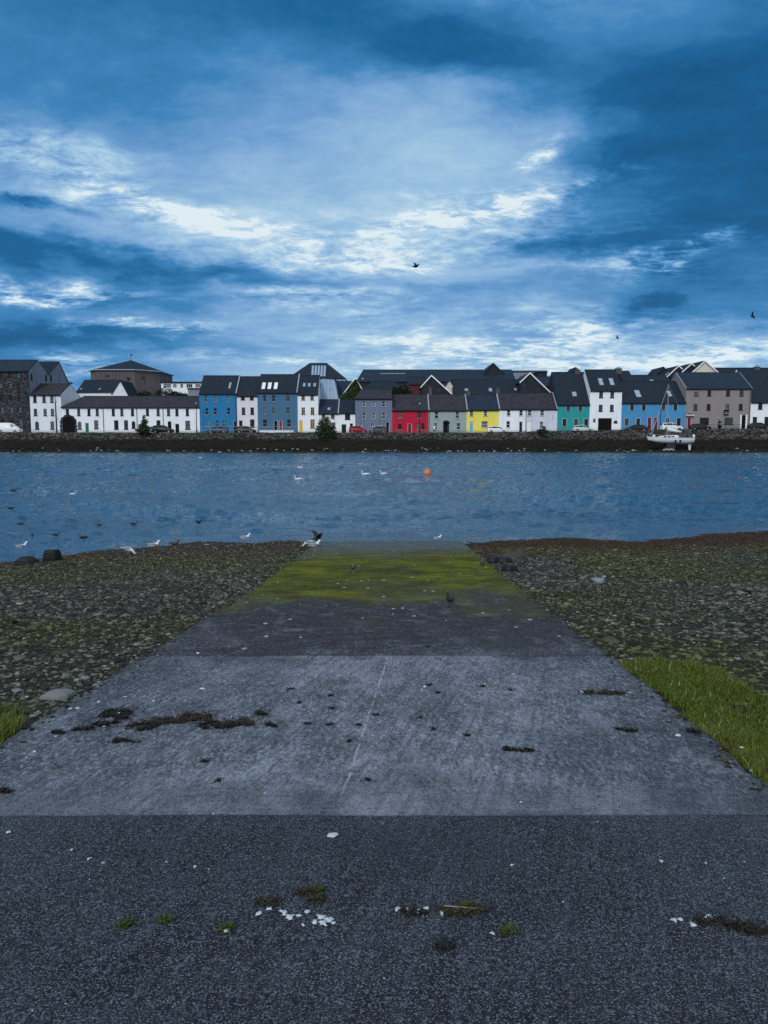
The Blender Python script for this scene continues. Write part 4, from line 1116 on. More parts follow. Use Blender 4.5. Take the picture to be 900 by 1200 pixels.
CARM = {}
def carm(c):
    if c not in CARM:
        m_, t_ = new_mat('car_paint_' + c)
        rgb = {'white': (.78, .79, .8), 'black': (.012, .013, .016), 'red': (.30, .012, .02), 'silver': (.42, .44, .46), 'blue': (.03, .06, .12), 'grey': (.07, .075, .085), 'pale': (.5, .58, .58)}[c]
        b_ = t_.out_bsdf(t_.mix(t_.mul(t_.noise(geo_pos(t_), 2, 4), .2), rgb, tuple(q * .6 for q in rgb)), .4, spec=.3, Coat_Weight=.1)
        CARM[c] = m_
    return CARM[c]
def car(label, px, Y, L, H, colr, typ='hatch', face=1, bz=None, cat='car'):
    X = xat(px, 500, Y); z0 = road_z(X)
    root = empty('parked_car' if typ != 'van' else 'parked_van', (X, Y, z0), 0 if face > 0 else pi); tag(root, label, cat, 'cars parked along the quay')
    prof = {  # t, bottom, shoulder, top
     'hatch': [(0, .35, .62, .62), (.03, .22, .70, .72), (.12, .2, .82, .84), (.27, .2, .92, .96), (.30, .2, .93, 1.0), (.42, .2, .95, 1.0), (.5, .2, .96, 1.0), (.80, .2, .97, 1.0), (.94, .22, .95, 1.0), (.985, .25, .9, .95), (1, .38, .75, .75)],
     }['hatch']
    top = {'hatch': [.62, .72, .84, .93, 1.12, 1.40, 1.46, 1.42, 1.25, .98, .75], 'suv': [.75, .88, 1.0, 1.08, 1.35, 1.66, 1.72, 1.70, 1.6, 1.2, .85], 'saloon': [.6, .7, .82, .9, 1.08, 1.38, 1.43, 1.36, 1.0, .95, .7],
           'van': [.8, 1.0, 1.2, 1.5, 1.75, 2.0, 2.05, 2.05, 2.03, 1.98, .9]}[typ]
    k = H / max(top); sh = {'hatch': 1, 'suv': 1.17, 'saloon': 1, 'van': 1.35}[typ]
    w = .86 if typ != 'van' else .96
    rings = []
    for (t_, zb, zs, _), zt in zip(prof, top):
        x = (t_ - .5) * L; zs = min(zs * sh, zt); ends = min(1, .72 + 3.2 * min(t_, 1 - t_))
        zs *= k; zt *= k; zb *= k; ww = w * ends; wr = ww * (.98 - .30 * min(1, max(0, zt - zs) / .5))
        rings.append([(x, -ww * .92, zb), (x, -ww, zb + .12), (x, -ww, zs - .04), (x, -ww * .97, zs), (x, -wr, zt - .05), (x, -wr * .8, zt), (x, wr * .8, zt), (x, wr, zt - .05), (x, ww * .97, zs), (x, ww, zs - .04), (x, ww, zb + .12), (x, ww * .92, zb)])
    mb = MB(); mb.loft(rings); body = mb.build('body', carm(colr), root, smooth=True)
    for p_ in body.data.polygons: p_.use_smooth = len(p_.vertices) < 6
    # side glass, screens: proud of the body
    def sidept(i, f, s_):
        r = rings[i]; a_, b_ = (Vector(r[3]), Vector(r[4])) if s_ < 0 else (Vector(r[8]), Vector(r[7]))
        q = a_.lerp(b_, f); q.y += s_ * .012; return tuple(q)
    for s_ in (-1, 1):
        mb = MB()
        for i0, i1 in ((4, 5), (5, 6), (6, 7)) + (((7, 8),) if typ != 'van' else ()):
            if typ == 'van' and i0 > 4: continue
            e = .12
            A_, B_, C_, D_ = [Vector(q) for q in (sidept(i0, .12, s_), sidept(i1, .12, s_), sidept(i1, .88, s_), sidept(i0, .88, s_))]
            mb.quad(tuple(A_.lerp(B_, .04)), tuple(B_.lerp(A_, .04)), tuple(C_.lerp(D_, .04)), tuple(D_.lerp(C_, .04)))
        mb.build('side_window', M['glass'], root)
    for nm, i0, i1 in (('windscreen', 3, 5), ('rear_window', 9, 8)):
        a0, a1 = rings[i0], rings[i1]; e = -.02 if nm == 'windscreen' else .02
        mb = MB(); mb.quad((a0[5][0] + e, a0[5][1] * 1.05, a0[5][2] + .03), (a0[6][0] + e, a0[6][1] * 1.05, a0[6][2] + .03), (a1[6][0] + e, a1[6][1], a1[6][2] - .02), (a1[5][0] + e, a1[5][1], a1[5][2] - .02)); mb.build(nm, M['glass'], root)
    wr_ = .33 if typ in ('hatch', 'saloon') else .37
    for x in (-L * .31, L * .31):
        for s_ in (-1, 1):
            yo = s_ * (w + .015); yi = s_ * (w - .19)
            wo_ = empty('wheel', (x, 0, 0)); wo_.parent = root
            mb = MB()
            n = 16; rr = [(wr_ * .62, yi), (wr_, yi), (wr_, yo - s_ * .03), (wr_ * .93, yo), (wr_ * .62, yo)]
            mb.loft([[(r * cos(q * 2 * pi / n), y, wr_ + r * sin(q * 2 * pi / n)) for q in range(n)] for r, y in rr]); mb.build('tyre', M['rubber'], wo_, smooth=False)
            mb = MB(); mb.bar((0, yo - s_ * .02, wr_), (0, yo + s_ * .01, wr_), wr_ * .58, 12, wr_ * .5); mb.build('rim', M['steel'], wo_)
    for s_ in (-1, 1):
        mb = MB(); mb.box(-L / 2 + .02, -L / 2 + .16, min(s_ * w * .5, s_ * w * .78), max(s_ * w * .5, s_ * w * .78), .6 * k * sh, .72 * k * sh); mb.build('headlight', M['sglass'], root)
        mb = MB(); mb.box(L / 2 - .12, L / 2 + .0, min(s_ * w * .5, s_ * w * .76), max(s_ * w * .5, s_ * w * .76), .7 * k * sh, .85 * k * sh); mb.build('tail_light', M['red'], root)
        mb = MB(); mb.box(-L * .2 - .1, -L * .2 + .1, min(s_ * w, s_ * (w + .2)), max(s_ * w, s_ * (w + .2)), .93 * k * sh, 1.07 * k * sh); mb.build('wing_mirror', M['black'], root)
    return root
car('white panel van parked in front of the dark stone warehouse', 11.5, 160.5, 4.9, 2.25, 'white', 'van', -1, cat='van')
car('black people carrier in front of the long white terrace, right of the small tree', 191, 160.5, 4.6, 1.75, 'black', 'suv', -1)
car('dark blue car parked in front of the bright blue house', 255, 160.3, 4.7, 1.55, 'blue', 'hatch', 1)
car('black car parked in front of the narrow pinkish white house', 288, 160.3, 4.3, 1.6, 'black', 'hatch', -1)
car('dark red car in front of the small white house with the garage', 419.5, 160.4, 3.9, 1.6, 'red', 'hatch', -1)
car('grey car parked in front of the blue grey three storey house', 443, 160.6, 4.0, 1.5, 'grey', 'hatch', 1)
car('white hatchback parked between the yellow house and the white cottage', 582.5, 160.4, 4.3, 1.5, 'white', 'hatch', -1)
car('silver hatchback parked in front of the teal house', 683, 160.4, 4.3, 1.55, 'pale', 'hatch', -1)
car('long black saloon in front of the sky blue house, left of its twin doors', 745, 160.4, 4.7, 1.45, 'black', 'saloon', 1)
car('white estate car on the quay right behind the moored sailing boat', 787, 160.4, 4.5, 1.75, 'white', 'suv', -1)
car('black car parked below the left shop window of the taupe guest house', 820, 160.4, 4.6, 1.5, 'black', 'saloon', -1)
car('black saloon parked in front of the white house at the right end', 889.5, 160.4, 4.7, 1.6, 'black', 'saloon', -1)

# white railing on the wall before the blue houses
x0_, x1_ = xat(236, 500, 157.0), xat(349, 500, 157.0)
root = empty('railing', (x0_, 157.0, 4.1)); tag(root, 'pale metal railing along the quay in front of the blue houses', 'railing')
Lr = x1_ - x0_
for zz in (1.28, .52):
    mb = MB(); mb.bar((0, 0, zz), (Lr, 0, zz), .045, 6); mb.build('rail', M['greyp'], root)
for k in range(13):
    mb = MB(); mb.bar((Lr * k / 12, 0, 0), (Lr * k / 12, 0, 1.28), .04, 6); mb.build('post', M['greyp'], root)
xa_, xb_ = xat(304, 505, 158), xat(344, 505, 158)
mb = MB(); mb.box(xa_, xb_, 157.7, 158.0, 3.95, 4.62); tag(mb.build('low_wall', R['white'], None), 'low white painted wall behind the railing in front of the slate blue house', 'wall')
x0_, x1_ = xat(833, 498, 162.6), xat(868, 498, 162.6)
root = empty('railing', (x0_, 162.6, road_z(x0_) + .13)); tag(root, 'thin dark railing below the right shop window of the taupe guest house', 'railing')
for zz in (1.15, .6):
    mb = MB(); mb.bar((0, 0, zz), (x1_ - x0_, 0, zz), .03, 6); mb.build('rail', M['dgrey'], root)
for k in range(5):
    mb = MB(); mb.bar(((x1_ - x0_) * k / 4, 0, 0), ((x1_ - x0_) * k / 4, 0, 1.15), .03, 6); mb.build('post', M['dgrey'], root)
# bin / ticket machine
X = xat(843.5, 500, 161.8); mb = MB(); z_ = road_z(X)
root = empty('ticket_machine', (X, 161.8, z_)); tag(root, 'black parking ticket machine in front of the taupe guest house', 'ticket machine')
mb.box(-.3, .3, -.22, .22, .5, 1.75); mb.prism([(-.33, 1.75), (.33, 1.75), (.2, 1.95), (-.2, 1.95)], -.25, .25); mb.build('housing', M['black'], root)
mb = MB(); mb.box(-.1, .1, -.1, .1, 0, .5); mb.build('pedestal', M['dgrey'], root)
mb = MB(); mb.box(-.2, .2, -.24, -.222, 1.2, 1.6); mb.build('screen', M['greyp'], root)
# signs on the guest house
X, z_ = xat(808.8, 485, 164.6), zat(487, 164.6)
root = empty('canopy_sign', (X, 164.6, z_)); tag(root, 'white half round canopy over the red door of the taupe guest house', 'canopy')
mb = MB(); n = 10; mb.prism([(cos(pi * k / n) * .78, sin(pi * k / n) * 1.0 + .12) for k in range(n + 1)], 0, .12); mb.build('arched_panel', M['greyp'], root)
mb = MB(); mb.box(-.85, .85, -.3, .2, -.02, .11); mb.build('ledge', M['white'], root)
mb = MB()
for k in range(4): mb.box(-.5 + k * .27, -.36 + k * .27, -.02, -.002, .25, .55)
mb.build('lettering', M['dgrey'], root)
X, z_ = xat(851, 485, 164.7), zat(486.5, 164.7)
root = empty('hanging_sign', (X, 164.7, z_)); tag(root, 'dark square sign on the wall of the taupe guest house', 'sign')
mb = MB(); mb.box(-.5, .5, 0, .08, 0, 1.15); mb.build('board', M['black'], root)
mb = MB(); mb.box(-.36, .36, -.015, -.001, .25, .45); mb.box(-.3, .3, -.015, -.001, .6, .72); mb.build('lettering', M['greyp'], root)

# ---------------------------------------------------------------- people on the quay (tiny)
def person(label, px, Y, col_t, col_l, rz=0.0):
    X = xat(px, 500, Y); z0 = road_z(X)
    root = empty('person', (X, Y, z0), rz); tag(root, label, 'person')
    sk = mat_plain('skin', (.42, .26, .19), .6) if 'skin' not in M else M['skin']; M['skin'] = sk
    vs = [(0, 0, .93), (0, 0, 1.15), (0, 0, 1.42), (0, -.01, 1.53), (0, -.02, 1.66), (0, -.02, 1.75), (.19, 0, 1.42), (.25, .02, 1.14), (.24, -.08, .9), (-.19, 0, 1.42), (-.25, .02, 1.14), (-.24, -.08, .9),
          (.1, 0, .88), (.12, -.05, .48), (.12, .02, .08), (.12, -.14, .03), (-.1, 0, .88), (-.12, .06, .48), (-.12, .12, .08), (-.12, -.02, .03)]
    es = [(0, 1), (1, 2), (2, 3), (3, 4), (4, 5), (2, 6), (6, 7), (7, 8), (2, 9), (9, 10), (10, 11), (0, 12), (12, 13), (13, 14), (14, 15), (0, 16), (16, 17), (17, 18), (18, 19)]
    rs = [.15, .15, .16, .06, .1, .08, .07, .055, .04, .07, .055, .04, .1, .07, .05, .035, .1, .07, .05, .035]
    me = bpy.data.meshes.new('body'); me.from_pydata(vs, es, [])
    ob = link_mesh('body', me, root)
    md = ob.modifiers.new('skin', 'SKIN')
    for v, r in zip(me.skin_vertices[0].data, rs): v.radius = (r, r * .8)
    me.skin_vertices[0].data[0].use_root = True
    ob.modifiers.new('sub', 'SUBSURF').render_levels = 1
    me.materials.append(col_l)
    mb = MB(); n = 10
    mb.loft([[(a_ * cos(k * 2 * pi / n), b_ * sin(k * 2 * pi / n), z) for k in range(n)] for a_, b_, z in ((.19, .15, .85), (.2, .16, 1.1), (.24, .16, 1.38), (.15, .12, 1.5))]); mb.build('jacket', col_t, root, smooth=True)
    mb = MB(); mb.loft([[(r * cos(k * 2 * pi / n), -.02 + r * sin(k * 2 * pi / n), z) for k in range(n)] for r, z in ((.07, 1.56), (.098, 1.62), (.1, 1.70), (.07, 1.77))]); mb.build('head', sk, root, smooth=True)
    mb = MB(); mb.loft([[(r * cos(k * 2 * pi / n), .0 + r * sin(k * 2 * pi / n), z) for k in range(n)] for r, z in ((.105, 1.68), (.112, 1.72), (.08, 1.79), (.02, 1.81))]); mb.build('hair', M['black'], root, smooth=True)
    return root

# ---------------------------------------------------------------- sailing boat aground at the wall
HULL = mat_plain('white_gelcoat', (.74, .77, .80), .3, var=.35, scale=1.5)
ANTI = mat_plain('dull_antifouling', (.03, .04, .045), .8, var=.6)
BY = 153.0
bx0, bx1 = xat(757.5, 515, BY), xat(811.5, 515, BY)
BL = bx1 - bx0; kz = zat(520.8, BY)
boat = empty('sailing_boat', ((bx0 + bx1) / 2, BY, kz)); tag(boat, 'white sailing boat standing aground below the quay wall, mast up and bow to the left', 'boat')
dk = zat(512.8, BY) - kz
def hull_ring(t_, z_lo=None):
    x = -BL / 2 + BL * t_
    w = 1.45 * (sin(min(1, t_ * 1.25) * pi / 2) ** .8) * (1 - .22 * max(0, t_ - .7) / .3) + .03
    zk = (1 - t_) ** 3 * .9 * 1.0 + max(0, t_ - .85) * 1.6
    zd = dk + .22 * (1 - t_) ** 2
    n = 9; out = []
    for k in range(n):
        a_ = k / (n - 1) * 2 - 1
        f = abs(a_); out.append((x + (0.5 * (1 - f) * 0 + .35 * (1 - t_) ** 4 * (0)), w * (1 - (1 - f) ** 2.2) * (1 if a_ > 0 else -1), zk + (zd - zk) * f ** 1.7))
    return out
rings = [hull_ring(t_) for t_ in (0, .04, .1, .2, .35, .5, .65, .8, .92, 1)]
# raked stem
for i, (r, t_) in enumerate(zip(rings, (0, .04, .1, .2, .35, .5, .65, .8, .92, 1))):
    rake = .85 * max(0, 1 - t_ / .2)
    rings[i] = [(x + rake * (1 - (z / (dk + .22))) , y, z) for x, y, z in r]
mb = MB(); n9 = 9; b_ = 0
for r in rings: mb.v += r
for k in range(len(rings) - 1):
    for i in range(n9 - 1): mb.f.append((k * n9 + i, (k + 1) * n9 + i, (k + 1) * n9 + i + 1, k * n9 + i + 1))
    mb.f.append((k * n9, k * n9 + 8, (k + 1) * n9 + 8, (k + 1) * n9))
mb.f.append(tuple((len(rings) - 1) * n9 + i for i in range(n9)))
hull = mb.build('hull', HULL, boat, smooth=False)
mb = MB()
for s_ in (-1, 1):
    for k in range(1, len(rings) - 1):
        a0, a1 = rings[k], rings[k + 1]; i0 = 0 if s_ < 0 else 8; i1 = 1 if s_ < 0 else 7
        p0 = Vector(a0[i0]).lerp(Vector(a0[i1]), .12); p1 = Vector(a1[i0]).lerp(Vector(a1[i1]), .12); o_ = Vector((0, s_ * .02, 0))
        q0 = Vector(a0[i0]).lerp(Vector(a0[i1]), .22); q1 = Vector(a1[i0]).lerp(Vector(a1[i1]), .22)
        mb.quad(tuple(p0 + o_), tuple(p1 + o_), tuple(q1 + o_), tuple(q0 + o_))
mb.build('hull_stripe', M['dgrey'], hull)
mb = MB()
mb.loft([[(x, -w, z0), (x, -w * .86, z1), (x, w * .86, z1), (x, w, z0)] for x, w, z0, z1 in ((-2.6, .45, dk + .0, dk + .1), (-1.8, .7, dk - .02, dk + .32), (-.5, .85, dk - .02, dk + .46), (1.3, .85, dk - .02, dk + .5), (1.6, .8, dk - .02, dk + .42))])
cabin = mb.build('cabin', HULL, boat)
for s_ in (-1, 1):
    for xx in (-1.2, -.4, .4):
        mb = MB(); mb.box(xx - .28, xx + .28, s_ * .83 - .04, s_ * .83 + .04, dk + .14, dk + .32); mb.build('cabin_window', M['glass'], cabin)
for px_ in (788.5, 794):
    X = xat(px_, 516, BY) - boat.location.x
    mb = MB(); mb.box(X - .13, X + .13, -1.52, -1.38, dk - .95, dk - .45); mb.build('fender', M['black'], boat)
for s_ in (-1, 1):
    mb = MB(); mb.prism([(-.7, -1.25), (.9, -1.25), (1.05, .35), (-.95, .35)], s_ * .75 - .07, s_ * .75 + .07); mb.build('bilge_keel', ANTI, boat)
X = xat(807, 520, BY) - boat.location.x
mb = MB(); mb.prism([(X + .05, -1.15), (X + .4, -1.15), (X + .55, dk - .6), (X - .2, dk - .6)], -.05, .05); mb.build('rudder', HULL, boat)
xm1 = xat(781.5, 500, BY) - boat.location.x; xt = xat(783.6, 450, BY) - boat.location.x; zt_ = zat(450, BY) - kz
mb = MB(); mb.bar((xm1, 0, dk + .4), (xt, 0, zt_), .055, 8, .04); mb.build('mast', M['steel'], boat)
xf = xat(763.5, 508, BY) - boat.location.x; zf_ = zat(509, BY) - kz
mb = MB(); mb.bar((xf, 0, zf_), (xf * .5 + xt * .5, 0, (zf_ + zt_) / 2), .075, 8, .06); mb.bar((xf * .5 + xt * .5, 0, (zf_ + zt_) / 2), (xt, 0, zt_ - .1), .06, 8, .03); mb.build('furled_sail', M['leadgrey'], boat)
mb = MB(); mb.bar((xt, 0, zt_ - .05), (BL / 2 - .1, 0, dk + .1), .018, 4); mb.build('backstay', M['steel'], boat)
for s_ in (-1, 1):
    mb = MB(); mb.bar((xt, 0, zt_ - 1.2), (xm1 + .1, s_ * 1.35, dk), .015, 4); mb.build('shroud', M['steel'], boat)
mb = MB(); mb.bar((xm1 + .1, 0, dk + 1.3), (xm1 + 3.0, 0, dk + 1.05), .07, 8); mb.build('boom', M['steel'], boat)
mb = MB(); mb.tube([(xm1 + .1, 0, dk + 1.75), (xm1 + .7, 0, dk + 1.6), (xm1 + 1.8, 0, dk + 1.38), (xm1 + 3.0, 0, dk + 1.2)], [.22, .26, .22, .12], 10); mb.build('sail_cover', M['white'], boat, smooth=True)
mb = MB()
for X0 in (-BL / 2 + .25, -BL / 2 + 1.1):
    for s_ in (-1, 1): mb.bar((X0, s_ * .2, dk + .2), (X0 - .1, s_ * .3, dk + .8), .02, 5)
mb.bar((-BL / 2 + .15, -.3, dk + .8), (-BL / 2 + 1.0, -.55, dk + .8), .02, 5); mb.bar((-BL / 2 + .15, .3, dk + .8), (-BL / 2 + 1.0, .55, dk + .8), .02, 5); mb.bar((-BL / 2 + .15, -.3, dk + .8), (-BL / 2 + .15, .3, dk + .8), .02, 5)
mb.build('pulpit', M['steel'], boat)
mb = MB()
for k in range(6):
    for s_ in (-1, 1): X0 = -BL / 2 + 1.8 + k * 1.35; mb.bar((X0, s_ * 1.3, dk), (X0, s_ * 1.3, dk + .6), .018, 5)
for s_ in (-1, 1): mb.bar((-BL / 2 + 1.0, s_ * .55, dk + .75), (-BL / 2 + 1.8, s_ * 1.3, dk + .6), .014, 4); mb.bar((-BL / 2 + 1.8, s_ * 1.3, dk + .6), (BL / 2 - .2, s_ * 1.2, dk + .62), .014, 4)
mb.build('guard_rail', M['steel'], boat)
mb = MB(); mb.loft([[(BL / 2 + .25 + a_ * cos(k * pi / 4), a_ * sin(k * pi / 4), dk + z) for k in range(8)] for a_, z in ((.1, -.5), (.14, .05), (.24, .2), (.25, .5), (.15, .62))]); mb.build('outboard_motor', M['white'], boat)
for c_, lb in ((-.1, None), (-3.3, None)):
    pass
X = xat(763, 508, BY); mb = MB(); mb.loft([[(a_ * cos(k * pi / 4), a_ * sin(k * pi / 4), z) for k in range(8)] for a_, z in ((.05, -.05), (.28, .05), (.3, .25), (.05, .42))])
mb.build('deck_bag', M['white'], boat, (X - boat.location.x + .6, 0, dk + .15), smooth=True)
X = xat(783.5, 526, 151.3); g_ = empty('sandbag_heap', (X, 151.3, zat(528, 151.3))); tag(g_, 'pale heap of stones under the keel of the sailing boat', 'stone heap')
for k in range(7):
    mb = MB(); mb.loft([[((-.9 + k * .3) + a_ * .35 * cos(q * pi / 4), a_ * .3 * sin(q * pi / 4), z + .06 * (k % 3)) for q in range(8)] for a_, z in ((.5, -.05), (1, .05), (.9, .2), (.3, .3))]); mb.build('stone', M['sill'], g_)

# ---------------------------------------------------------------- trees and bushes
LEAF = {
 'bush': mat_leaf('bush_leaves', (.010, .022, .010), (.045, .085, .030)),
 'ivy': mat_leaf('ivy_leaves', (.012, .028, .008), (.055, .10, .022)),
 'palm': mat_leaf('dark_foliage', (.010, .014, .010), (.035, .045, .028)),
}
BARK = mat_plain('bark', (.05, .04, .03), .9, var=.5)
def leaf_cloud(name, blobs, n, size, mat, parent, seed=1):
    r = np.random.default_rng(seed)
    bl = np.array(blobs, float); vol = bl[:, 3] * bl[:, 4] * bl[:, 5]
    ch = r.choice(len(bl), n, p=vol / vol.sum())
    d = r.normal(size=(n, 3)); d /= np.linalg.norm(d, axis=1)[:, None]
    rad = r.random(n) ** .45 * (1 + .25 * (r.random(n) - .5))
    C = bl[ch, :3] + d * rad[:, None] * bl[ch, 3:6]
    u = r.normal(size=(n, 3)); u /= np.linalg.norm(u, axis=1)[:, None]
    w = np.cross(u, r.normal(size=(n, 3))); w /= np.linalg.norm(w, axis=1)[:, None]
    s_ = size * (.6 + .8 * r.random(n))[:, None]
    V = np.stack([C - u * s_, C + w * s_ * .45, C + u * s_, C - w * s_ * .45], 1).reshape(-1, 3)
    F_ = np.arange(n * 4).reshape(n, 4)
    clump = np.repeat((fbm(C[:, 0] * 1.3 + seed, C[:, 2] * 1.3 + C[:, 1], 2)) ** 1 * .6 + r.random(n) * .5, 4)
    col_ = np.repeat(np.clip(clump, 0, 1)[:, None], 3, 1)
    return link_mesh(name, np_mesh(name, V, F_, mat, col_), parent)
def bush(name, label, cat, px, base_py, Y, blobs, n, size, mat, seed, trunk=1.0):
    P_ = at(px, base_py, Y)
    root = empty(name, P_); tag(root, label, cat)
    leaf_cloud('crown', blobs, n, size, LEAF[mat], root, seed)
    mb = MB()
    mb.tube([(0, 0, -.3), (.05, 0, trunk * .5), (-.04, .05, trunk)], [.12, .09, .05], 7)
    for b_ in blobs[:6]: mb.tube([(0, 0, trunk * .4), (b_[0] * .5, b_[1] * .5, (trunk * .4 + b_[2]) * .55), (b_[0], b_[1], b_[2])], [.06, .045, .015], 5)
    mb.build('trunk', BARK, root)
    return root
bush('bush', 'large dark green bush growing on the quay wall in front of the low white house', 'bush', 381, 514, 156.2,
     [(0, 0, 2.4, 1.7, 1.2, 1.5), (-1.0, 0, 1.7, 1.2, 1.0, 1.0), (1.2, 0, 1.8, 1.3, 1.0, 1.1), (.4, 0, 3.8, .9, .8, .8), (-.6, .2, 3.5, .8, .7, .8), (1.6, 0, 1.0, 1.0, .8, .8), (-.1, 0, .6, 1.3, .7, .7)], 2600, .2, 'bush', 1)
bush('small_tree', 'small pointed conifer on the quay wall in front of the long white terrace', 'tree', 169.5, 512, 156.3,
     [(0, 0, 1.3, 1.5, .9, .8), (-.3, 0, 2.2, 1.1, .8, .6), (.1, 0, 3.1, .75, .6, .6), (.0, 0, 4.0, .35, .35, .7), (.9, 0, 1.9, .9, .5, .3), (-1.2, 0, 1.4, .8, .5, .35)], 1900, .19, 'bush', 2, 2)
bush('bush', 'small spiky bush on the quay wall in front of the greyish white cottage', 'bush', 636, 511, 156.4,
     [(0, 0, 1.0, 1.0, .6, .5), (.2, 0, 1.7, .4, .4, .5), (-.8, 0, 1.1, .6, .4, .3), (.9, 0, 1.0, .6, .4, .3), (.3, 0, .3, 1.1, .5, .5)], 700, .2, 'bush', 3, .8)
bush('ivy', 'ivy covering the steep gable left of the blue grey house', 'ivy', 411, 470, 171.2,
     [(0, 0, 1.0, 2.1, .4, 1.5), (.9, 0, 3.0, 1.2, .4, 1.4), (-1.5, 0, .6, 1.2, .4, 1.2), (1.3, 0, 1.5, 1.5, .4, 1.6), (1.2, 0, 4.2, .5, .3, .8)], 2600, .2, 'ivy', 4, 2)
bush('palm_tree', 'dark cabbage palm behind the gap between the blue grey and the red house', 'tree', 470, 468, 171.5,
     [(-1.3, 0, 1.8, 1.2, .8, 1.2), (.3, 0, 2.3, 1.6, .8, 1.0), (1.6, 0, 1.8, .9, .8, .9), (-.3, 0, .8, 1.6, .8, 1.2)], 1500, .28, 'palm', 5, 2)
for i, (px_, w_, h_, lb) in enumerate(((170, 1.6, 1.4, 'dark round bush over the terrace roof, leftmost of the bushes below the brown hall'), (194, 2.2, 1.9, 'tallest dark bush over the terrace roof, beside the brown hall'), (206, 1.6, 1.3, 'dark bush over the terrace roof below the white flat roofed block'), (215, 1.3, .9, 'lowest dark bush over the terrace roof, rightmost below the white block'))):
    bush('bush', lb, 'bush', px_, 467, 177 + i, [(0, 0, h_ * .6, w_, .9, h_ * .8), (w_ * .6, 0, h_ * .4, w_ * .7, .7, h_ * .6), (-w_ * .6, 0, h_ * .5, w_ * .7, .7, h_ * .6)], 900, .22, 'palm', 20 + i, 1)

# ---------------------------------------------------------------- stones at the foot of the far wall (uncountable)
def stones(n, X, Y, Z, size, flat=.55, seed=3):
    r = np.random.default_rng(seed)
    ph = (1 + 5 ** .5) / 2
    ico = np.array([(-1, ph, 0), (1, ph, 0), (-1, -ph, 0), (1, -ph, 0), (0, -1, ph), (0, 1, ph), (0, -1, -ph), (0, 1, -ph), (ph, 0, -1), (ph, 0, 1), (-ph, 0, -1), (-ph, 0, 1)], float)
    ico /= np.linalg.norm(ico[0])
    fc = np.array([(0, 11, 5), (0, 5, 1), (0, 1, 7), (0, 7, 10), (0, 10, 11), (1, 5, 9), (5, 11, 4), (11, 10, 2), (10, 7, 6), (7, 1, 8), (3, 9, 4), (3, 4, 2), (3, 2, 6), (3, 6, 8), (3, 8, 9), (4, 9, 5), (2, 4, 11), (6, 2, 10), (8, 6, 7), (9, 8, 1)])
    V = ico[None] * (1 + (r.random((n, 12, 1)) - .5) * .55)
    V = V * np.stack([1 + .5 * r.random(n), .6 + .5 * r.random(n), flat * (.5 + .8 * r.random(n))], -1)[:, None, :]
    # tilt then turn
    ax = (r.random(n) - .5) * .7; c_, s_ = np.cos(ax), np.sin(ax)
    y_ = V[:, :, 1] * c_[:, None] - V[:, :, 2] * s_[:, None]; z_ = V[:, :, 1] * s_[:, None] + V[:, :, 2] * c_[:, None]
    an = r.random(n) * 2 * pi; c_, s_ = np.cos(an), np.sin(an)
    x_ = V[:, :, 0] * c_[:, None] - y_ * s_[:, None]; y2 = V[:, :, 0] * s_[:, None] + y_ * c_[:, None]
    V = np.stack([x_, y2, z_], -1) * size[:, None, None] + np.stack([X, Y, Z], -1)[:, None, :]
    F_ = (fc[None] + (np.arange(n) * 12)[:, None, None]).reshape(-1, 3)
    return V.reshape(-1, 3), F_
m, t = new_mat('stone_scatter')
att = t.n('ShaderNodeAttribute', attribute_name='tint')
p = world_pos(t); n_ = t.noise(p, 45, 3, .6)
c = t.mix(t.mul(t.sstep(n_, .4, .7), .5), att.outputs['Color'], (.02, .022, .018)); c = t.mix(t.mul(t.sstep(n_, .58, .75), .25), c, (.3, .3, .28))
t.out_bsdf(c, .7, t.bump(n_, .4, .01), spec=.15); STM = m
n = 2600
r = np.random.default_rng(8)
X = r.uniform(-100, 100, n); Y = 150.0 + r.random(n) ** 1.2 * 6.3
Z = np.interp(Y, [149.5, 155.5], [0, .75]) + (fbm(X * .12 + 5, Y * .25, 4) - .5) * .5
sz = .12 + .28 * r.random(n) ** 2
V, F_ = stones(n, X, Y, Z, sz, .6, 5)
tc = np.where(r.random((n, 1)) < .035, np.array([[.30, .30, .26]]), np.array([[.012, .011, .008]])) * (.6 + .8 * r.random((n, 1)))
tag(link_mesh('foreshore_stones', np_mesh('foreshore_stones', V, F_, STM, np.repeat(tc, 12, 0))), 'dark weedy stones strewn along the foot of the far quay wall', 'stones', kind='stuff')

# ---------------------------------------------------------------- the shingle on both sides of the slipway
n = 800000
X = r.uniform(-20, 23, n); Y = r.uniform(1.5, 27, n)
ok = (np.abs(X) < np.where(r.random(n) < .6, Y * .85 + 5, Y * .56 + 1.6)) & (Y < y_shore(X) + 1.6 * r.random(n) ** 2) & ((X < x_left(Y) + .02) | (X > x_right(Y) - .02))
ok &= ~((X > x_left(Y) - .03) & (X < x_right(Y) + .03) & (Y > 24))
X, Y = X[ok], Y[ok]; n = len(X)
Z = beach_z(X, Y)
q = fbm(X * .5 + 3, Y * .5, 3)
sz = (.012 + .021 * r.random(n) ** 2.2) * (.7 + .7 * q); big = r.random(n) < .010; sz = np.where(big, sz * 2.2, sz)
ns = 900; ysp = 3.0 + 17 * r.random(ns) ** 1.3; side_ = r.random(ns) < .5; off_ = np.abs(r.normal(size=ns)) * .09
xsp = np.where(side_, x_left(ysp) + off_, x_right(ysp) - off_)
X = np.concatenate([X, xsp]); Y = np.concatenate([Y, ysp]); Z = np.concatenate([Z, ramp_surf(xsp, ysp)]); sz = np.concatenate([sz, .006 + .016 * r.random(ns) ** 2]); n = len(X)
V, F_ = stones(n, X, Y, Z + sz * .1, sz, .42, 6)
k1 = r.random((n, 1))
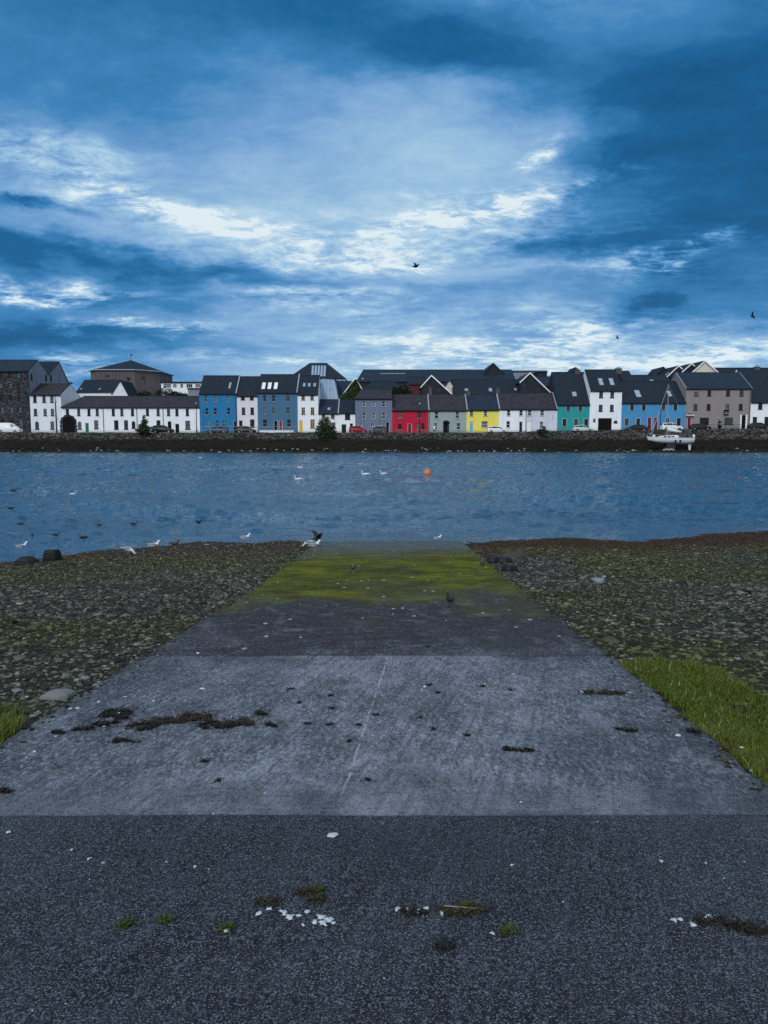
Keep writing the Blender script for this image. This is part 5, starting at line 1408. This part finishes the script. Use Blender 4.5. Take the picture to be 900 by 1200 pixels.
greyc = np.array([[.068, .066, .050]]) * (.22 + 2.9 * k1 ** 3.2)
mask = fbm(X * .35 + 60, Y * .35 + 7, 3)[:, None]
green = np.array([[.066, .064, .016]]) * (.22 + 2.4 * k1 ** 2.6)
c_ = greyc * (1 - np.clip((mask - .42) * 5, 0, 1) * .8) + green * np.clip((mask - .42) * 5, 0, 1) * .8
dsh = (y_shore(X) - Y)[:, None]
rust = np.array([[.058, .024, .008]]) * (.3 + 1.3 * k1 ** 2)
rk = np.clip(1 - (dsh - 2 + (mask - .5) * 4) / 4, 0, 1) * np.where(X[:, None] > 0, .9, .55)
c_ = c_ * (1 - rk) + rust * rk
pale = (r.random((n, 1)) < .02) & (rk < .7); c_ = np.where(pale, np.array([[.30, .31, .27]]) * (.6 + .6 * k1), c_)
tag(link_mesh('shingle', np_mesh('shingle', V, F_, STM, np.repeat(c_, 12, 0))), 'grey green shingle and weed covered stones on both sides of the slipway', 'shingle', kind='stuff')

# rocks one can tell apart
ROCK = {'dark': mat_plain('wet_black_rock', (.012, .012, .012), .6, var=.5), 'mid': mat_plain('weedy_rock', (.06, .06, .045), .8, var=.7, scale=6), 'pale': mat_plain('pale_rock', (.19, .20, .19), .8, var=.5, scale=9)}
def rock(label, px, py, w, h, d, kind='mid', boxy=False, seed=0, group=None, name='rock'):
    P_ = rp(px, py) if py > 634 else wp(px, py)
    z_ = float(beach_z(P_.x, P_.y)) if abs(P_.x) > 2.4 else P_.z
    mb = MB(); rr = random.Random(seed); n = 10
    prof_ = [(1.0, -.15), (1.02, .35), (.9, .8), (.72, 1.0)] if boxy else [(.85, -.2), (1.0, .15), (.92, .55), (.6, .9), (.2, 1.0)]
    jit = [1 + rr.uniform(-.2, .2) for _ in range(n)]
    rings = []
    for s_, z in prof_:
        ring = []
        for k in range(n):
            a_ = 2 * pi * k / n; cx, sy = cos(a_), sin(a_)
            if boxy: q_ = max(abs(cx), abs(sy)); cx /= q_ ** .8; sy /= q_ ** .8
            ring.append((cx * w / 2 * s_ * jit[k], sy * d / 2 * s_ * jit[k], h * (z + rr.uniform(-.06, .06))))
        rings.append(ring)
    mb.loft(rings)
    o = mb.build(name, ROCK[kind], None, (P_.x, P_.y, max(z_, -.05)), smooth=False)
    tag(o, label, 'rock', group); o.rotation_euler.z = rr.uniform(-.3, .3)
    return o
rock('squat black rock standing in the shallows at the left shore', 61, 651, .34, .26, .3, 'dark', True, 1)
rock('low flat black rock left of the squat one in the shallows', 31, 653.5, .52, .20, .3, 'dark', False, 2)
rock('small low dark stone at the left waterline, right of the squat black rock', 83, 657, .26, .06, .2, 'dark', False, 3)
rock('long flat weedy stone slab on the right beach near the waterline', 603, 652, .55, .12, .5, 'mid', True, 4)
rock('tilted dark stone slab below the long one near the right waterline', 588, 657, .42, .12, .35, 'dark', True, 5)
rock('dark square block beside the right edge of the green slipway', 579, 657, .34, .14, .3, 'dark', True, 6)
rock('dark square mooring stone on the right beach below the slabs', 597.5, 667, .30, .12, .25, 'dark', True, 7)
rock('large pale flat stone near the left edge of the slipway', 68, 811, .26, .06, .2, 'pale', False, 8)
for i, (px_, py_, s_) in enumerate(((52, 813, .1), (75, 802, .09), (39, 834, .1), (100, 790, .12), (112, 797, .08), (20, 806, .13), (125, 780, .1), (160, 752, .12), (740, 768, .09), (729, 764, .07), (790, 768, .08), (865, 770, .1))):
    rock('pale stone among the darker shingle', px_, py_, s_ * .7, s_ * .22, s_ * .5, 'pale', False, 30 + i, 'pale stones in the shingle')

# ---------------------------------------------------------------- grass
def inside(poly, X, Y):
    c_ = np.zeros(len(X), bool); j = len(poly) - 1
    for i in range(len(poly)):
        (xi, yi), (xj, yj) = poly[i], poly[j]
        c_ ^= ((yi > Y) != (yj > Y)) & (X < (xj - xi) * (Y - yi) / (yj - yi + 1e-9) + xi); j = i
    return c_
m, t = new_mat('grass_blades'); att = t.n('ShaderNodeAttribute', attribute_name='tint'); t.out_bsdf(att.outputs['Color'], .55, None, spec=.3); GM = m
def grass(name, label, poly_px, n, hmin, hmax, seed):
    r = np.random.default_rng(seed)
    poly = [(rp(*q).x, rp(*q).y) for q in poly_px]
    xs_ = [q[0] for q in poly]; ys_ = [q[1] for q in poly]
    X = r.uniform(min(xs_), max(xs_), n * 3); Y = r.uniform(min(ys_), max(ys_), n * 3)
    wob_ = (fbm(X * 3, Y * 3, 3) - .5) * .9 + r.normal(size=len(X)) * .05
    ok = inside(poly, X + wob_ * .4, Y + wob_ * .4) & ((X > x_right(Y) - .05) | (X < x_left(Y) + .05)); X, Y = X[ok][:n], Y[ok][:n]; n = len(X)
    kp = r.random(n) < np.clip((fbm(X * 2.5 + 30, Y * 2.5, 3) - .30) * 5, .12, 1); X, Y = X[kp], Y[kp]; n = len(X)
    hump = .05 * fbm(X * 1.5, Y * 1.5, 2)
    Z = beach_z(X, Y) + hump - .01
    cl = fbm(X * 2.2 + 8, Y * 2.2, 3)
    H = (hmin + (hmax - hmin) * r.random(n)) * (.45 + 1.1 * cl); stalk = r.random(n) < .005; H = np.where(stalk, H * 1.7, H)
    an = r.random(n) * 2 * pi; wd = .0015 + .0018 * r.random(n)
    lean = H * (.15 + .6 * r.random(n)); la = r.random(n) * 2 * pi
    ux, uy = np.cos(an) * wd, np.sin(an) * wd; lx, ly = np.cos(la) * lean, np.sin(la) * lean
    P0 = np.stack([X, Y, Z], -1); U = np.stack([ux, uy, ux * 0], -1)
    Pm = P0 + np.stack([lx * .35, ly * .35, H * .6], -1); Pt = P0 + np.stack([lx, ly, H * .95], -1)
    V = np.stack([P0 - U, P0 + U, Pm + U * .8, Pm - U * .8, Pt + U * .15, Pt - U * .15], 1).reshape(-1, 3)
    b_ = (np.arange(n) * 6)[:, None]; F_ = np.concatenate([b_ + np.array([[0, 1, 2, 3]]), b_ + np.array([[3, 2, 4, 5]])])
    g = np.array([[.080, .130, .008]]) * (.3 + 1.3 * r.random((n, 1))); yel = np.array([[.16, .17, .03]]); br = np.array([[.11, .07, .025]])
    k = np.clip((cl[:, None] - .45) * 3, 0, 1) * .5; g = g * (1 - k) + yel * k
    k = (r.random((n, 1)) < .18); g = np.where(k, br, g); g = np.where(stalk[:, None], np.array([[.30, .28, .16]]), g)
    o = link_mesh(name, np_mesh(name, V, F_, GM, np.repeat(g, 6, 0))); tag(o, label, 'grass', kind='stuff')
grass('grass', 'bright green grass verge at the right edge of the slipway', [(732, 777), (750, 772), (772, 778), (800, 778), (822, 784), (850, 793), (870, 806), (905, 826), (1000, 880), (1200, 960), (1250, 1120), (1010, 1010), (903, 918), (866, 890), (800, 835), (760, 800)], 110000, .02, .062, 1)
grass('grass_tuft', 'tall green grass at the left edge of the slipway', [(-160, 800), (-60, 808), (0, 822), (20, 832), (30, 843), (24, 858), (0, 876), (-60, 915), (-200, 1000), (-300, 950)], 30000, .04, .10, 2)

# ---------------------------------------------------------------- seaweed, shells, litter on the slipway
WEED = {'dark': mat_plain('dark_wrack', (.024, .019, .013), .5, var=.6, scale=30), 'brown': mat_plain('brown_wrack', (.045, .035, .018), .5, var=.6, scale=30), 'green': mat_plain('green_weed', (.050, .068, .014), .5, var=.5, scale=30)}
SHELL = mat_plain('white_shell', (.50, .54, .57), .45, var=.25, scale=40)
def weed_mesh(rx, ry, n, seed, thick=.03):
    rr = random.Random(seed); mb = MB()
    cl = [(rr.uniform(-.85, .85), rr.uniform(-.7, .7), rr.uniform(.12, .42)) for _ in range(max(5, int(rx / .008)))]
    for _ in range(n):
        cx, cy, cr = rr.choice(cl)
        a_ = rr.uniform(0, 2 * pi); q = rr.random() ** .7 * cr
        x, y = (cx + cos(a_) * q * min(1, ry / rx * 1.6)) * rx, (cy + sin(a_) * q) * ry
        if rr.random() < .10: x, y = rr.uniform(-1.25, 1.25) * rx, rr.uniform(-1.5, 1.5) * ry
        elif (x / rx) ** 2 + (y / ry) ** 2 > 1.15: continue
        z = rr.random() * thick * (1 - q * .8) + .002
        d = rr.uniform(0, 2 * pi); w = rr.uniform(.0025, .006); L_ = rr.uniform(.010, .026)
        if rr.random() < .06: L_ *= 2
        prev = None
        for k in range(3):
            tw = rr.uniform(-.8, .8) * w
            p0 = (x - sin(d) * w, y + cos(d) * w, z - tw); p1 = (x + sin(d) * w, y - cos(d) * w, z + tw)
            if prev: mb.quad(prev[0], prev[1], p1, p0)
            prev = (p0, p1)
            x += cos(d) * L_ / 2; y += sin(d) * L_ / 2; d += rr.uniform(-1.1, 1.1); z = max(.001, z + rr.uniform(-.008, .008)); w *= .8
    return mb
def weed(label, px, py, wpx, hpx, kind='dark', n=None, seed=0, group='clumps of seaweed on the slipway', thick=.009):
    P_ = on_ramp(rp(px, py)); a_, b_ = rp(px - wpx / 2, py), rp(px + wpx / 2, py)
    c1, c2 = rp(px, py + hpx / 2), rp(px, py - hpx / 2)
    rx = (b_.x - a_.x) / 2; ry = max(.02, (c2.y - c1.y) / 2)
    n = n or int(min(2200, 60 + 62000 * rx * ry))
    o = weed_mesh(rx, ry, n, seed, thick).build('seaweed', WEED[kind], None, (P_.x, P_.y, P_.z + .003), fix=False)
    o.rotation_euler.x = -math.atan(SLOPE)
    tag(o, label, 'seaweed', group)
wl = [
 (137, 838, 42, 13, 'dark', 'thick dark seaweed clump at the left of the wrack line, nearest the shingle'),
 (122, 850, 28, 8, 'dark', 'dark seaweed clump just below the thick left clump'),
 (68, 860, 18, 6, 'dark', 'small dark seaweed clump, leftmost of the wrack line'),
 (97, 855, 24, 5, 'dark', 'thin dark seaweed strand between the two leftmost clumps'),
 (167, 852, 34, 11, 'dark', 'dark seaweed clump with a white shell on it, below the thick left clump'),
 (200, 845, 52, 8, 'brown', 'long brown seaweed strand in the middle of the wrack line'),
 (232, 841, 44, 12, 'brown', 'brown seaweed mound in the middle of the wrack line'),
 (254, 850, 44, 11, 'dark', 'dark seaweed heap at the lower right of the wrack line'),
 (282, 846, 38, 10, 'brown', 'ragged brown seaweed at the right end of the wrack line'),
 (307, 836.5, 17, 6, 'dark', 'small dark seaweed knot above the right end of the wrack line'),
 (319, 850, 16, 5, 'dark', 'small dark seaweed knot right of the wrack line'),
 (148, 869, 34, 4, 'dark', 'faint thin seaweed line below the left clumps'),
 (7, 927, 18, 6, 'dark', 'dark seaweed scrap at the left edge of the picture'),
 (707, 813, 52, 5, 'brown', 'long brown seaweed strand with shells on the right of the slipway'),
 (733, 857, 24, 4, 'dark', 'thin dark seaweed strand below the one with shells, on the right'),
 (812, 859, 20, 3, 'dark', 'thin dark seaweed beside the grass verge'),
 (607, 880, 38, 4, 'dark', 'thin dark seaweed strand right of the middle of the slipway'),
 (360, 1051, 22, 8, 'brown', 'brown and green seaweed above the white shells near the camera'),
 (374, 1058, 24, 9, 'brown', 'brown seaweed right above the pile of white shells'),
 (313, 1061, 24, 6, 'brown', 'small brown seaweed scrap left of the white shell pile'),
 (540, 1072, 66, 9, 'brown', 'long brown seaweed strand with a reed stalk near the camera'),
 (480, 1075, 34, 6, 'dark', 'dark seaweed strand under the row of white shells'),
 (521, 1113, 18, 6, 'dark', 'small dark seaweed scrap below the long strand'),
 (838, 1083, 44, 14, 'dark', 'dark heap of seaweed at the lower right'),
 (880, 1091, 46, 14, 'dark', 'dark tangle of seaweed reaching the right picture edge'),
]
for i, (a, b, c_, d, e, lb) in enumerate(wl): weed(lb, a, b, c_, d, e, seed=i + 1)
for i, (a, b, c_, d, lb) in enumerate(((371, 1047, 24, 5, 'strip of bright green weed above the white shells'), (548, 1064, 20, 6, 'green weed on the far end of the long brown strand'), (596, 1094, 22, 7, 'bright green weed scrap beside a white shell'), (148, 1087, 22, 5, 'flat olive weed patch at the lower left'), (193, 1082, 14, 5, 'small flat olive weed patch right of the larger one'), (268, 1092, 14, 6, 'pale green weed around a stone at the lower left'))):
    weed(lb, a, b, c_ * .75, d * .65, 'green', n=110, seed=60 + i, group='scraps of green weed on the slipway', thick=.004)
for i, (a, b, c_) in enumerate(((340, 808, 14), (388, 815, 8), (389, 831, 10), (351, 824, 4), (503, 803, 10), (513, 812, 10), (597, 810, 12), (420, 850, 14), (386, 849, 10), (410, 869, 14), (492, 841, 6), (547, 862, 12), (508, 855, 6), (593, 877, 12), (360, 848, 16), (440, 838, 14), (431, 914, 12), (565, 805, 8), (500, 757, 16), (255, 915, 10), (240, 893, 14))):
    weed('small scrap of dark seaweed on the pale concrete', a, b, c_ * .5, 2.2, 'dark', n=34, seed=100 + i, group='small scraps of seaweed on the pale concrete', thick=.006)

def shell(px, py, w, curl=.5, rz=0.0, label='small white shell fragment on the slipway', group='white shell fragments on the slipway', flat=.35, seed=0, rag=.25):
    P_ = on_ramp(rp(px, py)); s_ = w / FPX * P_.y * .5 * 1.08
    rr = random.Random(seed); n = 12; rings = []
    jit = [1 + rr.uniform(-rag, rag) for _ in range(n)]
    for q, z in ((1.0, 0), (.98, .12), (.8, .55), (.45, .85), (.08, .95)):
        rings.append([(cos(2 * pi * k / n) * s_ * q * jit[k], sin(2 * pi * k / n) * s_ * q * .7 * jit[k] + abs(cos(2 * pi * k / n)) ** 2 * s_ * curl, z * s_ * flat + .002) for k in range(n)])
    mb = MB(); mb.loft(rings)
    o = mb.build('shell', SHELL, None, tuple(P_ + Vector((0, 0, .002))), smooth=True)
    o.rotation_euler = (0, 0, rz)
    tag(o, label, 'shell', group)
    return o
near_sh = [(303, 1075, 10), (316, 1070, 8), (333, 1074, 12), (340, 1080, 14), (349, 1078, 8), (360, 1073, 8), (355, 1088, 6),
           (369, 1085, 13), (376, 1080, 12), (379, 1086, 14), (386, 1084, 12), (391, 1086, 8), (465, 1070, 10), (475, 1070, 10), (490, 1073, 12), (493, 1076, 10), (500, 1069, 10), (518, 1074, 10), (577, 1097, 8)]
for i, (a, b, c_) in enumerate(near_sh):
    shell(a, b, c_ * .85, random.uniform(-.5, .9), random.uniform(0, 6.28), 'one of the white shell fragments heaped near the camera', 'white shells lying among the seaweed near the camera', .45, i, .45)
shell(832, 1077, 14, .1, .4, 'large pale shell on the dark seaweed heap at the lower right', None, .3, 77)
shell(813, 1086, 9, .8, 1.4, 'curved white shell at the left end of the dark seaweed heap', None, .4, 78)
shell(790, 1080, 9, .9, 2.4, 'bent white shell left of the dark seaweed heap', None, .4, 79)
shell(798, 1080, 6, .9, .4, 'tiny white shell between the bent shell and the seaweed heap', None, .4, 80)
shell(390, 981, 14, .1, .3, 'pale flat shell in the middle just below the dark seam', None, .2, 81)
shell(795, 863, 8, .2, .8, 'white shell beside the grass verge', None, .4, 82)
shell(870, 877, 5, .9, .8, 'curved white shell at the edge of the grass', None, .6, 83)
shell(266, 1094, 10, 0, .8, 'pale stone in the green weed at the lower left', None, .4, 84)
for i, (a, b, c_) in enumerate(((10, 977, 12), (84, 998, 7), (104, 1009, 9), (121, 1014, 6), (195, 1013, 5), (229, 1019, 8), (245, 1022, 4), (38, 1187, 5), (77, 1179, 4), (105, 1033, 3), (600, 1016, 8), (775, 1011, 9), (827, 1013, 6), (872, 1012, 4), (848, 1031, 4), (855, 1043, 4), (83, 831, 8), (91, 831, 8),
        (41, 881, 11), (31, 888, 5), (237, 808, 11), (147, 817, 6), (116, 823, 10), (180, 822, 7), (232, 765, 10), (122, 852, 7), (163, 848, 9), (272, 841, 7), (682, 812, 6), (738, 813, 6), (718, 810, 4), (498, 805, 8), (545, 826, 5), (437, 862, 5), (140, 836, 5), (602, 790, 5), (568, 802, 5), (485, 802, 4), (66, 864, 7), (5, 880, 4), (610, 940, 6), (700, 965, 4), (520, 900, 4), (310, 930, 5), (250, 955, 5), (660, 1060, 4), (450, 1150, 4), (150, 935, 4))):
    shell(a, b, c_ * .62, random.uniform(-.2, .6), random.uniform(0, 6.28), seed=200 + i, rag=.45)
mb = MB(); A, B = rp(520, 1071), rp(573, 1069); mb.bar(tuple(A + Vector((0, 0, .035))), tuple(B + Vector((0, 0, .012))), .0022, 6)
tag(mb.build('reed_stalk', mat_plain('dry_reed', (.30, .26, .14), .7)), 'dry reed stalk lying on the long brown seaweed strand', 'stalk')

# ---------------------------------------------------------------- birds
BM = {'white': mat_plain('white_feathers', (.74, .76, .78), .8, var=.12), 'grey': mat_plain('grey_feathers', (.26, .29, .33), .8), 'dark': mat_plain('dark_feathers', (.025, .024, .024), .8), 'brown': mat_plain('brown_feathers', (.10, .085, .07), .8, var=.6, scale=25), 'bill': mat_plain('yellow_bill', (.55, .32, .05), .5), 'pink': mat_plain('pink_leg', (.35, .22, .17), .6), 'black': M['black']}
def ring_path(path, n=10):
    rings = []; m_ = len(path)
    for i, (x, z, ry, rn) in enumerate(path):
        x0, z0 = path[max(i - 1, 0)][:2]; x1, z1 = path[min(i + 1, m_ - 1)][:2]
        d = math.hypot(x1 - x0, z1 - z0) or 1; tx, tz = (x1 - x0) / d, (z1 - z0) / d
        rings.append([(x - tz * rn * sin(2 * pi * k / n), ry * cos(2 * pi * k / n), z + tx * rn * sin(2 * pi * k / n)) for k in range(n)])
    return rings
_bird = {}
def bird_proto(kind, pose):
    """faces +x, stands on z = 0; size of a herring gull"""
    key = (kind, pose)
    if key in _bird: return _bird[key]
    body_m, wing_m = {'gull': ('white', 'grey'), 'young': ('brown', 'brown'), 'duck': ('brown', 'dark'), 'swan': ('white', 'white'), 'crow': ('dark', 'dark'), 'greygull': ('grey', 'grey')}[kind]
    h = .16 if pose in ('stand', 'peck', 'spread') else (.03 if pose == 'swim' else 0)
    if kind == 'swan':
        path = [(-.62, .22, .02, .02), (-.5, .2, .12, .08), (-.25, .14, .24, .16), (.05, .12, .26, .18), (.3, .14, .18, .14), (.42, .22, .09, .08), (.46, .38, .055, .05), (.44, .52, .045, .045), (.44, .64, .045, .045), (.5, .72, .06, .055), (.58, .7, .05, .045), (.64, .67, .03, .03)]
    elif pose == 'peck':
        path = [(-.30, h + .16, .015, .01), (-.2, h + .14, .05, .03), (-.08, h + .1, .085, .075), (.06, h + .08, .09, .085), (.17, h + .04, .06, .06), (.23, h - .03, .04, .04), (.27, h - .08, .042, .04), (.31, h - .11, .025, .025)]
    else:
        path = [(-.32, h + .10, .015, .008), (-.22, h + .10, .05, .025), (-.1, h + .09, .085, .07), (.03, h + .10, .095, .088), (.13, h + .15, .07, .07), (.17, h + .22, .045, .045), (.19, h + .27, .047, .045), (.23, h + .28, .035, .035), (.255, h + .275, .018, .018)]
    bm_ = MB(); bm_.loft(ring_path(path)); body = bm_.mesh('body', BM[body_m], True)
    parts = [('body', body)]
    x, z = path[-1][:2]; s_ = 1.6 if kind == 'swan' else 1
    b2 = MB(); b2.bar((x - .01, 0, z), (x + .055 * s_, 0, z - .022 * s_), .014 * s_, 6, .004); parts.append(('bill', b2.mesh('bill', BM['bill' if kind in ('gull', 'swan') else 'black'])))
    if pose in ('stand', 'swim', 'peck'):
        for sg in (-1, 1):
            k = 2.3 if kind == 'swan' else 1; zz = (.2 if kind == 'swan' else h + .12)
            b3 = MB(); yy = .24 if kind == 'swan' else .086
            R_ = [(.10 * k, .015, .03), (.02 * k, .03, .065), (-.1 * k, .03, .06), (-.22 * k, .02, .03), (-.34 * k, .004, .006)]
            b3.loft([[(xx, sg * (yy * (1 - .35 * max(0, -xx / k) / .34)) + t_ * k * .6 * cos(q * pi / 4), zz + .01 + hh_ * k * .9 * sin(q * pi / 4) + (-xx) * .06) for q in range(8)] for xx, t_, hh_ in R_])
            parts.append(('wing', b3.mesh('wing', BM[wing_m], True)))
        if kind in ('gull', 'greygull'):
            b3 = MB(); b3.loft(ring_path([(-.26, h + .115, .035, .012), (-.33, h + .115, .03, .01), (-.40, h + .115, .008, .005)], 8)); parts.append(('tail', b3.mesh('tail', BM['black'])))
    if pose in ('fly', 'spread'):
        for sg in (-1, 1):
            b3 = MB(); up = .45 if pose == 'fly' else .75
            pts = [(.08, .06, 0), (.12, .28, up * .30), (.04, .50, up * .42), (-.10, .70, up * .36)]; tr = [(-.10, .05, 0), (-.08, .28, up * .28), (-.10, .48, up * .38), (-.13, .70, up * .35)]
            zz = h + .12
            for k in range(3):
                q = [(pts[k][0], sg * pts[k][1], zz + pts[k][2]), (pts[k + 1][0], sg * pts[k + 1][1], zz + pts[k + 1][2]), (tr[k + 1][0], sg * tr[k + 1][1], zz + tr[k + 1][2]), (tr[k][0], sg * tr[k][1], zz + tr[k][2])]
                b3.quad(*q); b3.quad(*[(a_, b_, c_ - .012) for a_, b_, c_ in q][::-1])
                b3.quad(q[0], q[1], (q[1][0], q[1][1], q[1][2] - .012), (q[0][0], q[0][1], q[0][2] - .012)); b3.quad(q[3], q[2], (q[2][0], q[2][1], q[2][2] - .012), (q[3][0], q[3][1], q[3][2] - .012))
            parts.append(('wing', b3.mesh('wing', BM[wing_m])))
    if pose in ('stand', 'peck', 'spread'):
        for sg in (-1, 1):
            b3 = MB(); b3.bar((.0, sg * .035, 0.005), (-.01, sg * .035, h + .04), .007, 5); b3.box(-.01, .05, sg * .035 - .018, sg * .035 + .018, 0, .008)
            parts.append(('leg', b3.mesh('leg', BM['pink' if kind != 'crow' else 'black'])))
    _bird[key] = parts
    return parts
def bird(label, kind, pose, P_, rz=0.0, s_=1.0, group=None, name=None, tiny=False, roll=0.0):
    nm = name or {'gull': 'gull', 'young': 'gull', 'duck': 'duck', 'swan': 'swan', 'crow': 'crow', 'greygull': 'gull'}[kind]
    root = empty(nm, P_, rz); root.scale = (s_, s_, s_); root.rotation_euler = (roll, 0, rz); tag(root, label, nm, group)
    for pn, me in bird_proto(kind, pose):
        if tiny and pn not in ('body', 'wing', 'bill'): continue
        link_mesh(pn, me, root)
    return root
def gp(px, py):
    P_ = on_ramp(rp(px, py))
    if not (x_left(P_.y) < P_.x < x_right(P_.y)): P_.z = float(beach_z(P_.x, P_.y))
    return P_
bird('white gull standing on the left corner of the green slipway end', 'gull', 'stand', gp(369, 645), .35, .62, 'gulls on the near shore')
bird('dark young gull behind the white one at the left corner of the slipway end', 'crow', 'spread', gp(372, 637), .5, .62, 'gulls on the near shore', name='gull')
bird('white gull with lowered head left of the pair at the slipway corner', 'gull', 'peck', gp(361, 640), 2.6, .6, 'gulls on the near shore')
bird('grey gull standing on the shingle right of the slipway', 'greygull', 'stand', gp(702, 691), -1.2, .62, 'gulls on the near shore')
bird('pale plump gull resting at the right edge of the green slipway', 'young', 'swim', gp(565, 662), 1.4, .5, 'gulls on the near shore')
bird('small brown bird on the green weed of the slipway', 'young', 'stand', gp(414, 671), 1.3, .42, None, name='wading_bird')
bird('dark pigeon like bird on the slipway below the green weed', 'crow', 'stand', gp(527, 711), 1.9, .42, None, name='pigeon')
bird('white gull at the water edge of the slipway, seen small', 'gull', 'swim', wp(513, 633), .2, .5, 'gulls on the near shore')
bird('white gull wading at the left shore, rightmost of the three there', 'gull', 'stand', gp(288, 634), .1, .6, 'gulls on the near shore')
bird('white gull at the left waterline with its wings half open', 'gull', 'stand', gp(181, 642), .2, .62, 'gulls on the near shore')
bird('greyish gull at the left waterline right of the white ones', 'young', 'stand', gp(205, 641), -.3, .6, 'gulls on the near shore')
bird('white gull at the left waterline, leftmost of the three there', 'gull', 'peck', gp(150, 647), .1, .6, 'gulls on the near shore')
bird('white headed gull swimming close to the squat black rock', 'gull', 'swim', wp(26, 643), .5, .6)
for i, (px_, py_, s_, rz_, lb) in enumerate(((25, 616, 1.0, 0, 'brown duck swimming at far left, above the white headed gull'), (38, 628, .55, 1.5, 'small dark bird on the water between the ducks at the left'), (66, 629, .95, .2, 'dark duck swimming just above the squat black rock'), (97, 633, 1.2, 3.0, 'long low brown duck nearest the left shore'),
        (117, 617, .8, .1, 'dark duck swimming in the middle of the left group'), (157, 616, .95, .1, 'dark duck, rightmost of the left group'), (16, 577, 1.5, .1, 'dark duck farthest out at the left edge'), (12, 598, 1.3, 3.0, 'low dark duck far left halfway out'))):
    bird(lb, 'duck', 'swim', wp(px_, py_), rz_, s_ * .5, 'ducks swimming near the left shore')
bird('dark bird flying low over the water left of the middle', 'crow', 'fly', wp(233, 619) + Vector((0, 0, .15)), 2.9, .45, None, name='wading_bird')
for px_, py_, s_, rz_, lb in ((428, 557, 1.5, 3.0, 'swan nearest the orange buoy of the middle pair, the larger one'), (449, 556, 1.2, 3.1, 'swan right behind the larger one, left of the orange buoy'), (349, 562.5, 1.2, 3.0, 'lone swan below another in the middle distance left of centre'), (352, 548.5, 1.1, 3.1, 'lone swan farther out above the other left of centre'), (235, 537, 1.1, 0, 'swan far out by the opposite bank below the bright blue house'), (86, 580, .75, 0, 'small white bird on open water at the left')):
    bird(lb, 'swan', 'swim', wp(px_, py_), rz_, s_ * .38, 'swans on the river')
for i, (px_, py_) in enumerate(((50, 526), (69, 527), (113, 527), (119, 526.5), (196, 526.5), (199, 528), (216, 527.5), (248, 528), (268, 528.5), (284, 529), (293, 529), (302, 526), (310, 523.5), (366, 528.5), (383, 525.5), (452, 529), (456, 529), (463, 529), (526, 529), (537, 529.5), (541, 528.5), (562, 529), (567, 529), (580, 529), (599, 529.5), (609, 529.5), (614, 529.5), (639, 528), (333, 528))):
    P_ = at(px_, py_, 151.2 if py_ > 526 else 154); P_.z = float(np.interp(P_.y, [149.5, 155.5], [0, .75]) + (fbm(np.array([P_.x * .12 + 5]), np.array([P_.y * .25]), 4)[0] - .5) * .5)
    bird('tiny white gull standing on the foreshore below the far quay wall', 'gull', 'stand', P_, random.choice((0, pi)) + random.uniform(-.5, .5), 0.8, 'gulls along the foot of the far quay wall', tiny=True)
bird('black bird flying high in the middle of the sky', 'crow', 'fly', at(487, 314, 45), .15, .78, None, name='bird', roll=.35)
bird('dark gull flying at the right edge of the sky', 'crow', 'fly', at(882, 372, 60), 2.5, .72, None, name='bird', roll=.5)
bird('tiny dark bird in the sky low above the white four storey house', 'crow', 'fly', at(723.5, 397, 90), 2.7, .75, None, name='bird', roll=.4)
# buoy
P_ = wp(500.5, 556); root = empty('buoy', P_); tag(root, 'round orange buoy with a pale side floating in mid river', 'buoy')
ORG = mat_plain('orange_plastic', (.75, .20, .035), .45)
mb = MB(); n = 14; mb.loft([[(.34 * sin(a_) * cos(2 * pi * k / n) + .02, .34 * sin(a_) * sin(2 * pi * k / n), .14 - .34 * cos(a_)) for k in range(n)] for a_ in [.1 + i * (pi - .2) / 8 for i in range(9)]]); mb.build('float', ORG, root, smooth=True)
mb = MB(); mb.loft([[(.355 * sin(a_) * cos(2 * pi * k / n) + .02, .355 * sin(a_) * sin(2 * pi * k / n), .14 - .355 * cos(a_)) for k in range(n)] for a_ in (2.2, 2.5, 2.8, 3.0)]); mb.build('pale_cap', M['sill'], root, smooth=True)
mb = MB(); mb.tube([(0, 0, .47), (.06, 0, .55), (0, 0, .62), (-.06, 0, .55), (0, 0, .48)], .025, 6); mb.build('lifting_ring', M['steel'], root)

person('person in a white top standing on the quay in front of the sage grey house', 509, 160.8, M['white'], M['black'])
person('person in dark clothes standing between the van and the stone warehouse', 23.8, 160.6, M['dgrey'], M['black'])
person('person in a red jacket beside the grey car at the blue grey house', 449.3, 160.0, M['red'], M['black'])
